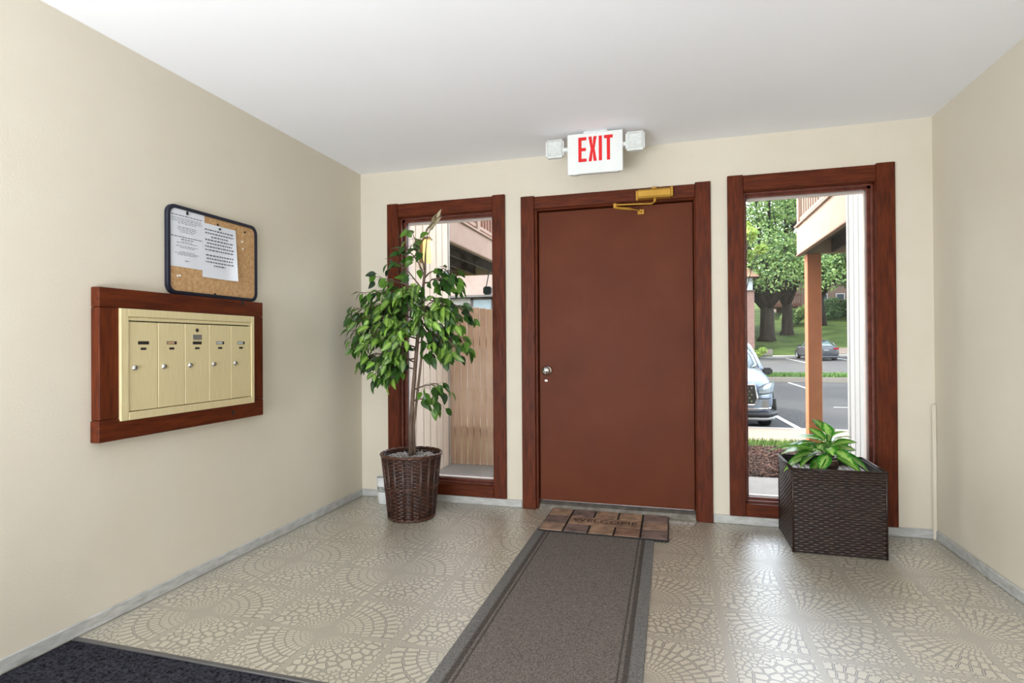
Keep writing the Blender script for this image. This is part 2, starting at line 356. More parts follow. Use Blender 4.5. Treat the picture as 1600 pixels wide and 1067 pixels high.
# ------------------------------------------------------------------ exit sign
ex = thing('exit_sign', 'white ceiling-mounted sign reading EXIT in red between two square lamp heads', 'exit sign', (1.825, -.33, 2.44))
EY = -.375
b = MB(); b.bev(1.665, 1.990, EY, EY+.05, 2.182, 2.418, .008); b.build('housing', M_whitepl, ex)
b = MB(); b.bev(1.660, 1.995, EY-.006, EY+.004, 2.176, 2.424, .004); b.bev(1.690, 1.725, EY-.002, EY+.03, 2.1745, 2.182, .001); b.bev(1.93, 1.965, EY-.002, EY+.03, 2.1745, 2.182, .001); b.build('face_plate', M_whitepl, ex)
b = MB(); b.bev(1.755, 1.905, EY+.005, EY+.085, 2.420, 2.4395, .006); b.build('canopy', M_whitepl, ex)
yf = EY-.0065
def letter(mb, ch, x, w, z0, z1, s):
    if ch == 'E': mb.box(x, x+s, yf-.001, yf, z0, z1); [mb.box(x+s, x+w, yf-.001, yf, a, a+s) for a in (z0, z1-s)]; mb.box(x+s, x+w*.93, yf-.001, yf, (z0+z1)/2-s/2, (z0+z1)/2+s/2)
    if ch == 'X':
        zm = (z0+z1)/2; c_ = x+w/2; q = s*.62; h_ = .018
        mb.prism([(x, z0), (x+s, z0), (c_, zm-h_*1.1), (x+w-s, z0), (x+w, z0), (c_+q, zm), (x+w, z1), (x+w-s, z1), (c_, zm+h_*1.1), (x+s, z1), (x, z1), (c_-q, zm)], 'y', yf-.001, yf)
    if ch == 'I': mb.box(x, x+s, yf-.001, yf, z0, z1)
    if ch == 'T': mb.box(x+w/2-s/2, x+w/2+s/2, yf-.001, yf, z0, z1-s); mb.box(x, x+w, yf-.001, yf, z1-s, z1)
lx = 1.728
for ch, w in (('E', .050), ('X', .050), ('I', .020), ('T', .052)):
    mb = MB(); letter(mb, ch, lx, w, 2.248, 2.398, .0195); mb.build('letter', M_red, ex); lx += w+.012
M_lens = mat('lamp_lens', (222, 226, 224), .15, c2=(205, 210, 208), nscale=60, bump=.2)
for cx in (1.578, 2.066):
    h = MB(); cz = 2.352 if cx < 1.8 else 2.352; h.bev(cx-.056, cx+.056, EY+.0, EY+.045, cz-.056, cz+.056, .010); ho = h.build('lamp_head', M_whitepl, ex)
    l = MB(); q = .048; yy = EY-.001; l.add([(cx-q, yy, cz-q), (cx+q, yy, cz-q), (cx+q, yy, cz+q), (cx-q, yy, cz+q), (cx-q*.75, yy-.007, cz-q*.75), (cx+q*.75, yy-.007, cz-q*.75), (cx+q*.75, yy-.007, cz+q*.75), (cx-q*.75, yy-.007, cz+q*.75), (cx, yy-.002, cz)],
        [(0, 1, 5, 4), (1, 2, 6, 5), (2, 3, 7, 6), (3, 0, 4, 7), (4, 5, 8), (5, 6, 8), (6, 7, 8), (7, 4, 8)]); l.build('lens', M_lens, ho)
    a = MB(); s = -1 if cx < 1.8 else 1; a.tube([(cx-s*.050, EY+.022, cz-.01), (1.8275+s*.160, EY+.022, cz-.01)], .014, 10); a.build('swivel', M_whitepl, ex)

# ------------------------------------------------------------------ mailboxes on the left wall
mb_ = thing('mailbox_unit', 'five-door brass-coloured mailbox unit set in a dark wood board on the left wall', 'mailbox', (0, -1.56, .75))
XF = .045
for (y0, y1, z0, z1, m) in ((-2.060, -1.945, .845, 1.300, M_wv), (-1.118, -1.122+.105, .845, 1.300, M_wv)): pass
MB().bev(.0005, XF, -2.058, -1.972, .842, 1.302, .003).build('backing_board', M_wv, mb_)
MB().bev(.0005, XF, -1.200, -1.118, .842, 1.302, .003).build('backing_board', M_wv, mb_)
MB().bev(.0005, XF, -2.058, -1.118, 1.303, 1.384, .003).build('backing_board', M_wl, mb_)
MB().bev(.0005, XF+.002, -2.062, -1.120, .752, .841, .003).build('backing_board', M_wl, mb_)
MB().box(.0005, .030, -1.971, -1.201, .842, 1.302).build('back_plate', M_black, mb_)
def alu(nm, a): return mat(nm, (226, 212, 168), .42, .15, c2=(217, 201, 154), nscale=30, stretch=a, spec=.4)
M_aluv = alu('gold_anodised_upright', (8, 8, .3)); 
fr = MB(); X1 = .056
F0, F1, G0, G1 = -1.974, -1.198, .829, 1.302
fr.bev(.03, X1, F0, F0+.036, G0, G1, .002); fr.bev(.03, X1, F1-.022, F1, G0, G1, .002); fr.bev(.03, X1, F0+.036, F1-.022, G1-.034, G1, .002); fr.bev(.03, X1, F0+.036, F1-.022, G0, G0+.034, .002)
fr.bev(.03, X1-.004, F0+.037, F1-.023, G1-.050, G1-.035, .002)
fr.build('frame', M_aluv, mb_)
M_slot = mat('dark_slot', (38, 33, 26), .6); M_lock = M_chrome
dy0, dy1 = F0+.037, F1-.023; n = 5; wd = (dy1-dy0)/n
for i in range(n):
    a = dy0+i*wd+.0012; bq = dy0+(i+1)*wd-.0012; cy = (a+bq)/2
    d = MB().bev(.034, X1-.006, a, bq, G0+.037, G1-.055, .002).build('mailbox_door', M_aluv, mb_)
    xs = X1-.006
    s = MB().box(xs, xs+.0012, cy-.026, cy+.026, 1.150, 1.164).build('name_slot', M_slot, d)
    if i in (1, 3, 4): lab(MB().box(xs+.0012, xs+.0018, cy-.024, cy+.013, 1.152, 1.162).build('name_strip', mat('name_strip%d' % i, (196, 160, 122) if i == 1 else (190, 196, 198), .6), d), 'faded paper name strip')
    MB().box(xs, xs+.0012, cy-.013, cy+.013, 1.126, 1.136).build('number_plate', M_slot, d)
    l = MB(); l.lathe([(0, 0), (.0125, 0), (.0125, .004), (.009, .009), (.003, .0105), (0, .0105)], (xs, a+.028, 1.050), 16, 'x', cap=False); l.box(xs+.0105, xs+.0112, a+.027, a+.029, 1.046, 1.054)
    l.build('lock', M_lock, d, smooth=False)
    if i == 2:
        l = MB(); l.lathe([(0, 0), (.009, 0), (.009, .002), (0, .0025)], (xs, cy, 1.218), 14, 'x', cap=False); l.build('keyhole', M_slot, d)
        l = MB(); l.bev(xs, xs+.003, cy-.027, cy+.027, 1.172, 1.197, .001); l.build('badge', mat('badge_grey', (150, 148, 142), .4, .5), d)
for (y, z) in ((-1.275, 1.372), (-1.345, .79)):
    MB().lathe([(0, 0), (.012, 0), (.009, .0015), (0, .002)], (XF+(.002 if z < 1 else 0), y, z), 10, 'x', cap=False).build('knot', mat('wood_knot', (30, 10, 8), .5), mb_)

# corkboard
cb = thing('cork_board', 'cork notice board with rounded navy frame above the mailboxes', 'notice board', (.0, -1.41, 1.385))
def rrect(a, b, c, d, r, n=6):
    pts = []
    for cx, cz, s in ((b-r, d-r, 0), (a+r, d-r, 1), (a+r, c+r, 2), (b-r, c+r, 3)):
        for i in range(n+1): t_ = (s+i/n)*pi/2; pts.append((cx+r*cos(t_), cz+r*sin(t_)))
    return pts
c0, c1, z0, z1 = -1.716, -1.128, 1.387, 1.812
outer = rrect(c0, c1, z0, z1, .045); inner = rrect(c0+.017, c1-.017, z0+.017, z1-.017, .032)
f = MB(); n = len(outer)
vs_ = [(.003, u, v) for u, v in outer]+[(.017, u, v) for u, v in outer]+[(.020, u+(.003 if u < -1.42 else -.003), v+(.003 if v < 1.6 else -.003)) for u, v in outer]+[(.020, u, v) for u, v in inner]+[(.010, u, v) for u, v in inner]
fs_ = []
for L_ in range(4): fs_ += [(L_*n+i, L_*n+(i+1) % n, (L_+1)*n+(i+1) % n, (L_+1)*n+i) for i in range(n)]
f.add(vs_, fs_); f.build('frame', mat('navy_plastic', (22, 28, 48), .35), cb)
MB().prism(rrect(c0+.010, c1-.010, z0+.010, z1-.010, .034), 'x', .002, .012).build('cork_sheet', mat('cork', (206, 168, 122), .9, c2=(180, 138, 92), nscale=60, bump=.3, bscale=200, detail=6), cb)
pins = MB(); rg = random.Random(5)
for (y, z, c) in ((-1.24, 1.71, 0), (-1.236, 1.67, 0), (-1.655, 1.475, 0), (-1.642, 1.478, 0)):
    MB().lathe([(0, 0), (.004, 0), (.005, .004), (.002, .006), (0, .006)], (.012, y, z), 10, 'x', cap=False).build('push_pin', M_whitepl, cb)
for (y, z) in ((-1.60, 1.788), (-1.41, 1.768), (-1.22, 1.765), (-1.43, 1.407)):
    MB().lathe([(0, 0), (.005, 0), (.006, .004), (.002, .006), (0, .006)], (.012, y, z), 10, 'x', cap=False).build('push_pin', M_black, cb)
M_paper = mat('paper', (226, 230, 238), .8, c2=(220, 224, 233)); M_ink = mat('ink', (92, 96, 106), .8); M_ink2 = mat('ink_bold', (104, 106, 118), .8)
def notice(label, ya, yb, za, zb, lines, x, curl, ink):
    o = thing('paper_notice', label, 'paper', (x, (ya+yb)/2, (za+zb)/2))
    p = MB(); N = 10; vs = []; 
    def xx(u, v): return x + curl*(max(0, u-.7)/.3)**2*(1-v)*.9 + .0015
    for i in range(N+1):
        for j in range(N+1):
            u = i/N; v = j/N; vs.append((xx(u, v), ya+(yb-ya)*u-curl*.5*max(0, u-.9)*(1-v), za+(zb-za)*v))
    p.add(vs, [(i*(N+1)+j, (i+1)*(N+1)+j, (i+1)*(N+1)+j+1, i*(N+1)+j+1) for i in range(N) for j in range(N)])
    sh = p.build('sheet', M_paper, o, smooth=True)
    t = MB(); r = random.Random(hash(label) % 100 if False else int(ya*-1000))
    for (v, w, h) in lines:
        c = .5; u = c-w/2
        while u < c+w/2-.01:
            l = r.uniform(.03, .09); l = min(l, c+w/2-u); ua, ub = u, u+l; u = ub+.018
            P = lambda a, b: (xx(a, b)+.0006, ya+(yb-ya)*a-curl*.5*max(0, a-.9)*(1-b), za+(zb-za)*b)
            t.quad(P(ua, v-h), P(ub, v-h), P(ub, v), P(ua, v))
    tt = t.build('printed_text', ink, o); tt['kind'] = 'stuff'
    pn = MB(); pn.lathe([(0, 0), (.0055, 0), (.006, .004), (.003, .007), (0, .007)], (xx(.5, .95), (ya+yb)/2, zb-.014), 10, 'x', cap=False); pn.build('push_pin', M_black, o)
    return o
l1 = [(.90, .86, .014)]+[(.85-.028*i, w, .009) for i, w in enumerate((.84, .86, .84, .5))]+[(.70-.028*i, w, .009) for i, w in enumerate((.5, .52, .46, .36))]+[(.53, .88, .014), (.49, .34, .014)]+[(.45-.025*i, w, .009) for i, w in enumerate((.3, .58))]+[(.37, .6, .009), (.345, .4, .009), (.27, .4, .009), (.245, .66, .009), (.22, .5, .009), (.12, .12, .012)]
l2 = [(.90-.062*i, w, .024) for i, w in enumerate((.86, .84, .5, .84, .74, .84, .84))]+[(.43-.062*i, w, .024) for i, w in enumerate((.8, .76, .8, .34))]
notice('white sheet with small centred print pinned at the left of the cork board', -1.705, -1.496, 1.520, 1.795, l1, .0125, 0, M_ink)
notice('white sheet with bolder print and a curled corner, pinned right of the first sheet', -1.512, -1.290, 1.487, 1.760, l2, .0145, .02, M_ink2)

# ------------------------------------------------------------------ runner, mat
RX0, RX1 = 1.462, 2.160
rn = thing('runner_rug', 'long grey-brown ribbed carpet runner leading to the door', 'rug', (1.81, -2.5, 0))
MB().bev(RX0, RX1, -5.0, -.40, .0005, .007, .002).build('pile', M_runner, rn)
M_rdark = mat('runner_dark_rib', (98, 92, 88), .95, c2=(62, 58, 56), nscale=200, bump=.5, bscale=220, spec=.1)
M_redge = mat('runner_binding', (128, 126, 124), .9, c2=(88, 87, 86), nscale=180, bump=.3, bscale=200, spec=.15)
for (a, b_, m) in ((RX0+.05, RX0+.068, M_rdark), (RX0+.080, RX0+.088, M_rdark), (RX1-.068, RX1-.05, M_rdark), (RX1-.088, RX1-.080, M_rdark)):
    MB().bev(a, b_, -4.998, -.402, .0055, .0085, .001).build('border_rib', m, rn)
for (a, b_) in ((RX0-.001, RX0+.046), (RX1-.046, RX1+.001)): MB().bev(a, b_, -5.001, -.399, .0005, .0082, .0015).build('edge_binding', M_redge, rn)

mt = thing('door_mat', 'rubber door mat of brick-shaped pads reading WELCOME, at the foot of the door', 'door mat', (1.858, -.22, 0))
mx0, mx1, my0, my1 = 1.477, 2.242, -.462, -.004
MB().bev(mx0, mx1, my0, my1, .0088, .016, .002).build('rubber_base', M_black, mt)
bw = mx1-mx0; rowh = (my1-my0)/3
rows = [([0, .195, .39, .59, .79, 1], 2), ([0, .195, .79, 1], 1), ([0, .195, .39, .59, .79, 1], 0)]
rg = random.Random(11); bc = [(160, 128, 112), (172, 142, 122), (150, 118, 104), (178, 146, 120), (140, 118, 110), (166, 130, 108)]
for cuts, ri in rows:
    for i in range(len(cuts)-1):
        a = mx0+bw*cuts[i]+.006; b_ = mx0+bw*cuts[i+1]-.006; c = my0+rowh*ri+.006; d = my0+rowh*(ri+1)-.006
        col = bc[rg.randrange(6)] if not (ri == 1 and i == 1) else (176, 142, 118)
        m = mat('mat_brick%d' % (bc.index(col) if col in bc else 9), col, .8, c2=tuple(int(x*.66) for x in col), nscale=14, bump=.4, bscale=60)
        MB().bev(a, b_, c, d, .014, .0195, .002).build('brick_pad', m, mt)
me = text_mesh('WELCOME', .088, .0006, mat('dark_brown_print', (58, 38, 34), .8), .0)
ml = lab(link_mesh('lettering', me, mt), 'dark lettering WELCOME')
ml.location = (mx0+bw*.4925-mt.location.x, my0+rowh*1.5-mt.location.y, .0202); ml.scale = (.95, .9, 1)

# ------------------------------------------------------------------ wicker weaving
M_wick = mat('dark_wicker', (52, 34, 27), .28, c2=(26, 16, 14), nscale=30, spec=.4)
M_wick2 = mat('brown_wicker', (74, 42, 30), .33, c2=(36, 20, 16), nscale=30, spec=.6)
def weave(mb, S, ncell, nrow, amp, closed, off=0):
    """S(u, v) -> point, normal; ribbons bulge over and under the stakes"""
    sub = 4; N = ncell*sub
    for rI in range(nrow):
        v0, v1 = rI/nrow, (rI+1)/nrow; vs = []
        for i in range(N+1):
            u = i/N; ph = cos(pi*i/sub+pi*rI+off)*amp
            for v, k in ((v0+.06/nrow, -.35), (v0+.3/nrow, .6), (v0+.7/nrow, .6), (v1-.06/nrow, -.35)):
                p, nn = S(u, v); vs.append(p+nn*(ph+k*amp))
        mb.add(vs, [(i*4+j, (i+1)*4+j, (i+1)*4+j+1, i*4+j+1) for i in range(N) for j in range(3)])

# box planter
bx = thing('wicker_planter', 'square dark brown woven wicker planter box in front of the right window', 'planter', (3.105, -.235, 0))
X0, X1b, Y0, Y1, TZ = 2.893, 3.338, -.432, -.040, .455
def side(p0, p1, nrm, z0, z1):
    p0 = Vector(p0); p1 = Vector(p1); nrm = Vector(nrm)
    return lambda u, v: (p0.lerp(p1, u)+Vector((0, 0, z0+(z1-z0)*v)), nrm)
FL = .016  # slight flare towards the top is left to the rim band
for (a, b_, nn, cells) in (((X0, Y0, 0), (X1b, Y0, 0), (0, -1, 0), 18), ((X0, Y1, 0), (X0, Y0, 0), (-1, 0, 0), 16), ((X1b, Y0, 0), (X1b, Y1, 0), (1, 0, 0), 16), ((X1b, Y1, 0), (X0, Y1, 0), (0, 1, 0), 18)):
    w = MB(); weave(w, side(a, b_, nn, .006, .385), cells, 30, .0022, False); o = w.build('woven_side', M_wick, bx, smooth=True)
    w = MB(); aa = Vector(a)+Vector(nn)*.004; bb = Vector(b_)+Vector(nn)*.004
    weave(w, side(aa, bb, nn, .385, TZ-.006), cells, 5, .0018, False); w.build('rim_band', M_wick, bx, smooth=True)
i_ = MB(); th = .012
for (a, b_, c, d) in ((X0, X1b, Y0, Y0+th), (X0, X1b, Y1-th, Y1), (X0, X0+th, Y0+th, Y1-th), (X1b-th, X1b, Y0+th, Y1-th)): i_.box(a+.001, b_-.001, c+.001, d-.001, .003, TZ-.004)
i_.build('liner', mat('black_liner', (30, 24, 24), .5), bx)
rim = MB()
for (p, q) in (((X0-.004, Y0-.006), (X1b+.004, Y0-.006)), ((X1b+.004, Y0-.006), (X1b+.004, Y1+.006)), ((X1b+.004, Y1+.006), (X0-.004, Y1+.006)), ((X0-.004, Y1+.006), (X0-.004, Y0-.006))):
    rim.tube([(p[0], p[1], TZ), (q[0], q[1], TZ)], .006, 8)
rim.build('rim', M_wick, bx, smooth=True)
for cx_, cy_ in ((X0, Y0), (X1b, Y0), (X1b, Y1), (X0, Y1)): MB().lathe([(0, .002), (.006, .002), (.006, TZ-.004), (0, TZ)], (cx_, cy_, 0), 10, cap=False).build('corner_stake', M_wick, bx, smooth=True)
for i in range(12):
    a = X0+.016+i*.0345
    MB().bev(a, a+.029, Y0+.014, Y1-.014, .404, .410, .002).build('slat', mat('pale_slat', (196, 192, 190), .35), bx)

# potted lily
lp = thing('potted_lily', 'small leafy green plant in a round brown pot on the wicker planter', 'plant', (3.100, -.27, .4105))
pc = (3.105, -.275, .4105)
prof = [(0, 0), (.030, 0), (.042, .012), (.052, .035), (.052, .055), (.046, .072), (.044, .082), (.047, .088), (.043, .088), (.040, .078), (0, .076)]
p = MB(); p.lathe(prof, pc, 28, cap=False); p.build('pot', mat('brown_glazed_pot', (70, 48, 42), .3, c2=(50, 32, 28)), lp, smooth=True)
p = MB(); p.lathe([(.0465, .0705), (.0485, .072), (.0465, .0765), (.0455, .075)], pc, 28, cap=False); lab(p.build('band', mat('pale_band', (160, 140, 132), .35), lp), 'pale band round the pot')
p = MB(); p.lathe([(0, .0765), (.040, .0775)], pc, 20, cap=False); p.build('soil', mat('soil', (48, 36, 28), .9, bump=.4), lp)
def leafmat(name, edge, mid, rough=.3):
    m = bpy.data.materials.new(name); m.use_nodes = True; nt = m.node_tree; L = nt.links; b = nt.nodes['Principled BSDF']
    b.inputs['Roughness'].default_value = rough
    at = nd(nt, 'ShaderNodeAttribute'); at.attribute_name = 'mid'
    n = nd(nt, 'ShaderNodeTexNoise', Scale=70, Detail=3); tc = nd(nt, 'ShaderNodeTexCoord'); L.new(tc.outputs['Object'], n.inputs['Vector'])
    ad = nd(nt, 'ShaderNodeMath'); ad.operation = 'MULTIPLY_ADD'; L.new(n.outputs[0], ad.inputs[0]); ad.inputs[1].default_value = .9; L.new(at.outputs['Fac'], ad.inputs[2])
    mr = nd(nt, 'ShaderNodeMapRange'); mr.inputs[1].default_value = .75; mr.inputs[2].default_value = 1.25; L.new(ad.outputs[0], mr.inputs[0])
    mx = nd(nt, 'ShaderNodeMix', data_type='RGBA'); mx.inputs[6].default_value = lin(edge); mx.inputs[7].default_value = lin(mid); L.new(mr.outputs[0], mx.inputs[0])
    oi = nd(nt, 'ShaderNodeObjectInfo'); hs = nd(nt, 'ShaderNodeHueSaturation'); m2 = nd(nt, 'ShaderNodeMapRange'); m2.inputs[3].default_value = .7; m2.inputs[4].default_value = 1.3
    L.new(oi.outputs['Random'], m2.inputs[0]); L.new(m2.outputs[0], hs.inputs['Value']); L.new(mx.outputs[2], hs.inputs['Color']); L.new(hs.outputs[0], b.inputs['Base Color'])
    tr = nd(nt, 'ShaderNodeBsdfTranslucent'); L.new(hs.outputs[0], tr.inputs[0]); ms = nd(nt, 'ShaderNodeMixShader'); ms.inputs[0].default_value = .3
    L.new(b.outputs[0], ms.inputs[1]); L.new(tr.outputs[0], ms.inputs[2]); L.new(ms.outputs[0], nt.nodes['Material Output'].inputs[0])
    return m
def leaf_geo(length, width, droop, fold, nseg=5, twist=0):
    """leaf along +X, surface up +Z; returns verts, faces, mid values"""
    vs, fs, md = [], [], []
    for i in range(nseg+1):
        t = i/nseg; w = width*.5*(sin(pi*t**.75))**.9 if 0 < t < 1 else 0.0005
        a = droop*t; x = length*(sin(a)/a*t if abs(a) > 1e-3 else t); z = -length*t*t*sin(droop)*.5
        for s_, q in ((-1, 0), (0, 1), (1, 0)): vs.append(Vector((x, s_*w, z+(abs(s_)*w*fold)))); md.append(q)
    for i in range(nseg):
        for j in range(2): fs.append((i*3+j, (i+1)*3+j, (i+1)*3+j+1, i*3+j+1))
    return vs, fs, md
def leaf_mesh(name, m, *a, **k):
    vs, fs, md = leaf_geo(*a, **k); me = bpy.data.meshes.new(name); me.from_pydata(vs, [], fs); me.materials.append(m)
    at = me.attributes.new('mid', 'FLOAT', 'POINT'); at.data.foreach_set('value', md)
    me.polygons.foreach_set('use_smooth', [True]*len(me.polygons)); me.update(); return me
M_lily = leafmat('variegated_lily_leaf', (60, 142, 42), (178, 220, 116), .22)
rg = random.Random(21)
crown = Vector((3.105, -.275, .49))
tips = [(2.79, -.25, .575), (2.85, -.33, .48), (2.92, -.40, .50), (2.98, -.38, .43), (3.04, -.40, .46), (3.09, -.30, .70), (3.03, -.24, .67), (3.22, -.22, .64), (3.31, -.30, .47), (3.26, -.38, .47), (3.21, -.12, .60), (2.95, -.18, .62), (2.88, -.12, .56), (3.16, -.36, .60), (3.0, -.33, .58), (3.28, -.18, .56), (2.94, -.30, .60), (3.06, -.18, .72), (3.13, -.25, .66), (3.05, -.36, .63), (3.18, -.30, .67), (3.24, -.28, .62), (2.99, -.27, .64), (3.10, -.38, .55), (2.90, -.36, .53), (2.86, -.22, .55), (3.20, -.40, .52)]
for i, tp in enumerate(tips):
    tp = Vector(tp); d = tp-crown; L0 = d.length
    # stem part then blade bending over
    hor = Vector((d.x, d.y, 0)); mid = crown+hor*.2+Vector((0, 0, max(d.z, 0)*.45+.012+.012*(i % 3)))
    st = MB(); st.tube([crown+Vector((hor.x*.05, hor.y*.05, -.01)), crown.lerp(mid, .55)+Vector((0, 0, .012)), mid], [.003, .0025, .002], 5)
    bl = (tp-mid); ln = bl.length*1.05; wd_ = min(max(.07, ln*.52), .115)
    vs, fs, md = leaf_geo(ln, wd_, .5+.3*rg.random(), .25, 7)
    X = bl.normalized(); Z = Vector((0, 0, 1)); Yv = Z.cross(X)
    if Yv.length < .1: Yv = Vector((0, 1, 0))
    Yv.normalize(); Z = X.cross(Yv); R_ = Matrix((X, Yv, Z)).transposed() @ Matrix.Rotation(rg.uniform(-.5, .5), 3, 'X')
    o_ = wloc(lp); me = bpy.data.meshes.new('leaf'); me.from_pydata([mid+R_@v-o_ for v in vs], [], fs); me.materials.append(M_lily)
    at = me.attributes.new('mid', 'FLOAT', 'POINT'); at.data.foreach_set('value', md); me.polygons.foreach_set('use_smooth', [True]*len(me.polygons))
    lo = link_mesh('leaf', me, lp); st.build('stalk', mat('lily_stalk', (84, 130, 60), .4), lo)

# ------------------------------------------------------------------ ficus tree in basket
fx = thing('ficus_tree', 'artificial ficus tree in a round brown wicker basket by the left window', 'plant', (.593, -.37, 0))
C0 = Vector((.593, -.37, 0))
def R_at(v): return .150+(.193-.150)*v
def S(u, v):
    a = 2*pi*u; rad = R_at(v); n = Vector((cos(a), sin(a), 0)); return C0+n*rad+Vector((0, 0, .012+.405*v)), n
w = MB(); weave(w, S, 40, 34, .0030, True); w.build('basket_weave', M_wick2, fx, smooth=True)
w = MB()
for i in range(20):
    a = 2*pi*(i+.5)/20
    for da in (-.018, .018): w.tube([C0+Vector((cos(a+da)*(R_at(v)+.002), sin(a+da)*(R_at(v)+.002), .01+.41*v)) for v in (0, .5, 1)], .0052, 6)
w.build('basket_stakes', M_wick2, fx, smooth=True)
w = MB(); w.lathe([(0, .004), (.143, .004), (.186, .40), (.172, .40), (.150, .375), (0, .375)], C0, 40, cap=False); w.build('basket_lining', mat('basket_dark', (34, 20, 16), .6), fx)
for (zz, rad, rt) in ((.420, .197, .0105), (.012, .150, .010), (.215, .176, .005)):
    N = 72
    for s in range(2 if rt > .006 else 1):
        pts = [C0+Vector((cos(2*pi*i/N)*(rad+cos(i*1.05+s*pi)*rt*.35), sin(2*pi*i/N)*(rad+cos(i*1.05+s*pi)*rt*.35), zz+sin(i*1.05+s*pi)*rt*.4)) for i in range(N+1)]
        MB().tube(pts, rt*.72, 6, cap=False).build('rim_strand', mat('rim_wicker', (92, 58, 42), .35, c2=(58, 34, 26), nscale=40), fx, smooth=True)
rg = random.Random(2); fil = MB()
for i in range(520):
    a = rg.uniform(0, 2*pi); q = .168*sqrt(rg.random()); c = C0+Vector((cos(a)*q, sin(a)*q, .385+.012*rg.random()+.012*(1-q/.17)))
    s = rg.uniform(.007, .015); ax = Vector((rg.gauss(0, 1), rg.gauss(0, 1), rg.gauss(0, .5))).normalized(); bx_ = ax.orthogonal().normalized(); cx_ = ax.cross(bx_)
    fil.add([c+ax*s*1.3, c-ax*s*1.3, c+bx_*s*.6, c-bx_*s*.6, c+cx_*s*.4, c-cx_*s*.4], [(0, 2, 4), (0, 4, 3), (0, 3, 5), (0, 5, 2), (1, 4, 2), (1, 3, 4), (1, 5, 3), (1, 2, 5)])
o = fil.build('wood_chips', mat('pale_chips', (190, 186, 184), .7, c2=(140, 134, 130), nscale=60), fx); o['kind'] = 'stuff'; o['label'] = 'pale shredded filling in the basket'
M_bark = mat('ficus_bark', (122, 102, 88), .8, c2=(78, 60, 50), nscale=24, stretch=(1, 1, .3), bump=.4, bscale=60)
trunk = [(.588, -.37, .36), (.590, -.372, .60), (.612, -.37, .88), (.632, -.365, 1.10), (.650, -.37, 1.25), (.672, -.37, 1.42), (.698, -.37, 1.62), (.706, -.375, 1.75)]
trunk2 = [(.612, -.36, .36), (.606, -.36, .60), (.640, -.355, .88), (.660, -.352, 1.05), (.668, -.36, 1.20)]
w = MB(); w.tube(trunk, [.016, .015, .014, .013, .012, .011, .009, .006], 8); w.build('trunk', M_bark, fx, smooth=True)
w = MB(); w.tube(trunk2, [.011, .010, .009, .008, .006], 8); w.build('trunk', M_bark, fx, smooth=True)
def tr_at(z):
    for i in range(len(trunk)-1):
        if trunk[i][2] <= z <= trunk[i+1][2]:
            t = (z-trunk[i][2])/(trunk[i+1][2]-trunk[i][2]); return Vector(trunk[i]).lerp(Vector(trunk[i+1]), t)
    return Vector(trunk[-1])
M_lf = [leafmat('ficus_leaf_green', (62, 106, 40), (140, 172, 86), .38), leafmat('ficus_leaf_bright', (104, 154, 52), (164, 200, 94), .38), leafmat('ficus_leaf_dark', (36, 66, 34), (80, 110, 64), .4)]
M_pale = leafmat('ficus_leaf_pale', (150, 140, 110), (190, 180, 150), .5)
LM = [leaf_mesh('ficus_leaf%d' % i, M_lf[m], L_, w_, dr_, .28) for i, (m, L_, w_, dr_) in enumerate(((0, .074, .038, .5), (0, .068, .036, .9), (1, .074, .038, .6), (1, .066, .034, 1.0), (2, .072, .037, .6), (0, .080, .040, .7)))]
LP = leaf_mesh('ficus_leaf_top', M_pale, .085, .030, .4, .4)
# branch: start height on trunk, tip, number of leaves, weights
br = [(1.30, (.135, -.42, 1.38), 30), (1.40, (.20, -.36, 1.50), 26), (1.18, (.125, -.36, 1.24), 28), (1.10, (.16, -.43, 1.17), 26), (1.02, (.24, -.40, 1.06), 22),
      (.98, (.36, -.44, .95), 26), (1.05, (.44, -.46, .93), 24), (1.35, (.36, -.52, 1.40), 26), (1.20, (.34, -.56, 1.20), 28), (1.45, (.33, -.40, 1.60), 12),
      (1.50, (.42, -.40, 1.72), 7), (1.60, (.55, -.42, 1.80), 10), (1.62, (.60, -.40, 1.90), 9),
      (1.55, (.98, -.42, 1.54), 26), (1.58, (.90, -.34, 1.62), 16), (1.42, (1.03, -.38, 1.34), 26), (1.38, (.98, -.46, 1.30), 24), (1.28, (1.02, -.40, 1.14), 24), (1.22, (.97, -.48, 1.12), 22),
      (1.15, (.86, -.42, 1.06), 18), (1.40, (.78, -.56, 1.30), 22), (1.30, (.60, -.60, 1.22), 24), (1.48, (.66, -.55, 1.50), 18), (1.45, (.50, -.50, 1.48), 20), (1.36, (.24, -.50, 1.30), 20), (1.20, (.50, -.62, 1.32), 22), (1.30, (.88, -.54, 1.42), 18), (1.12, (.30, -.50, 1.02), 18),
      (.84, (.86, -.42, .86), 11), (.76, (.82, -.40, .755), 8), (1.12, (.50, -.54, 1.08), 22), (1.25, (.70, -.20, 1.25), 14), (1.40, (.45, -.22, 1.42), 14)]
rg = random.Random(17); twig = MB(); nleaf = 0; extra = MB(); places = []
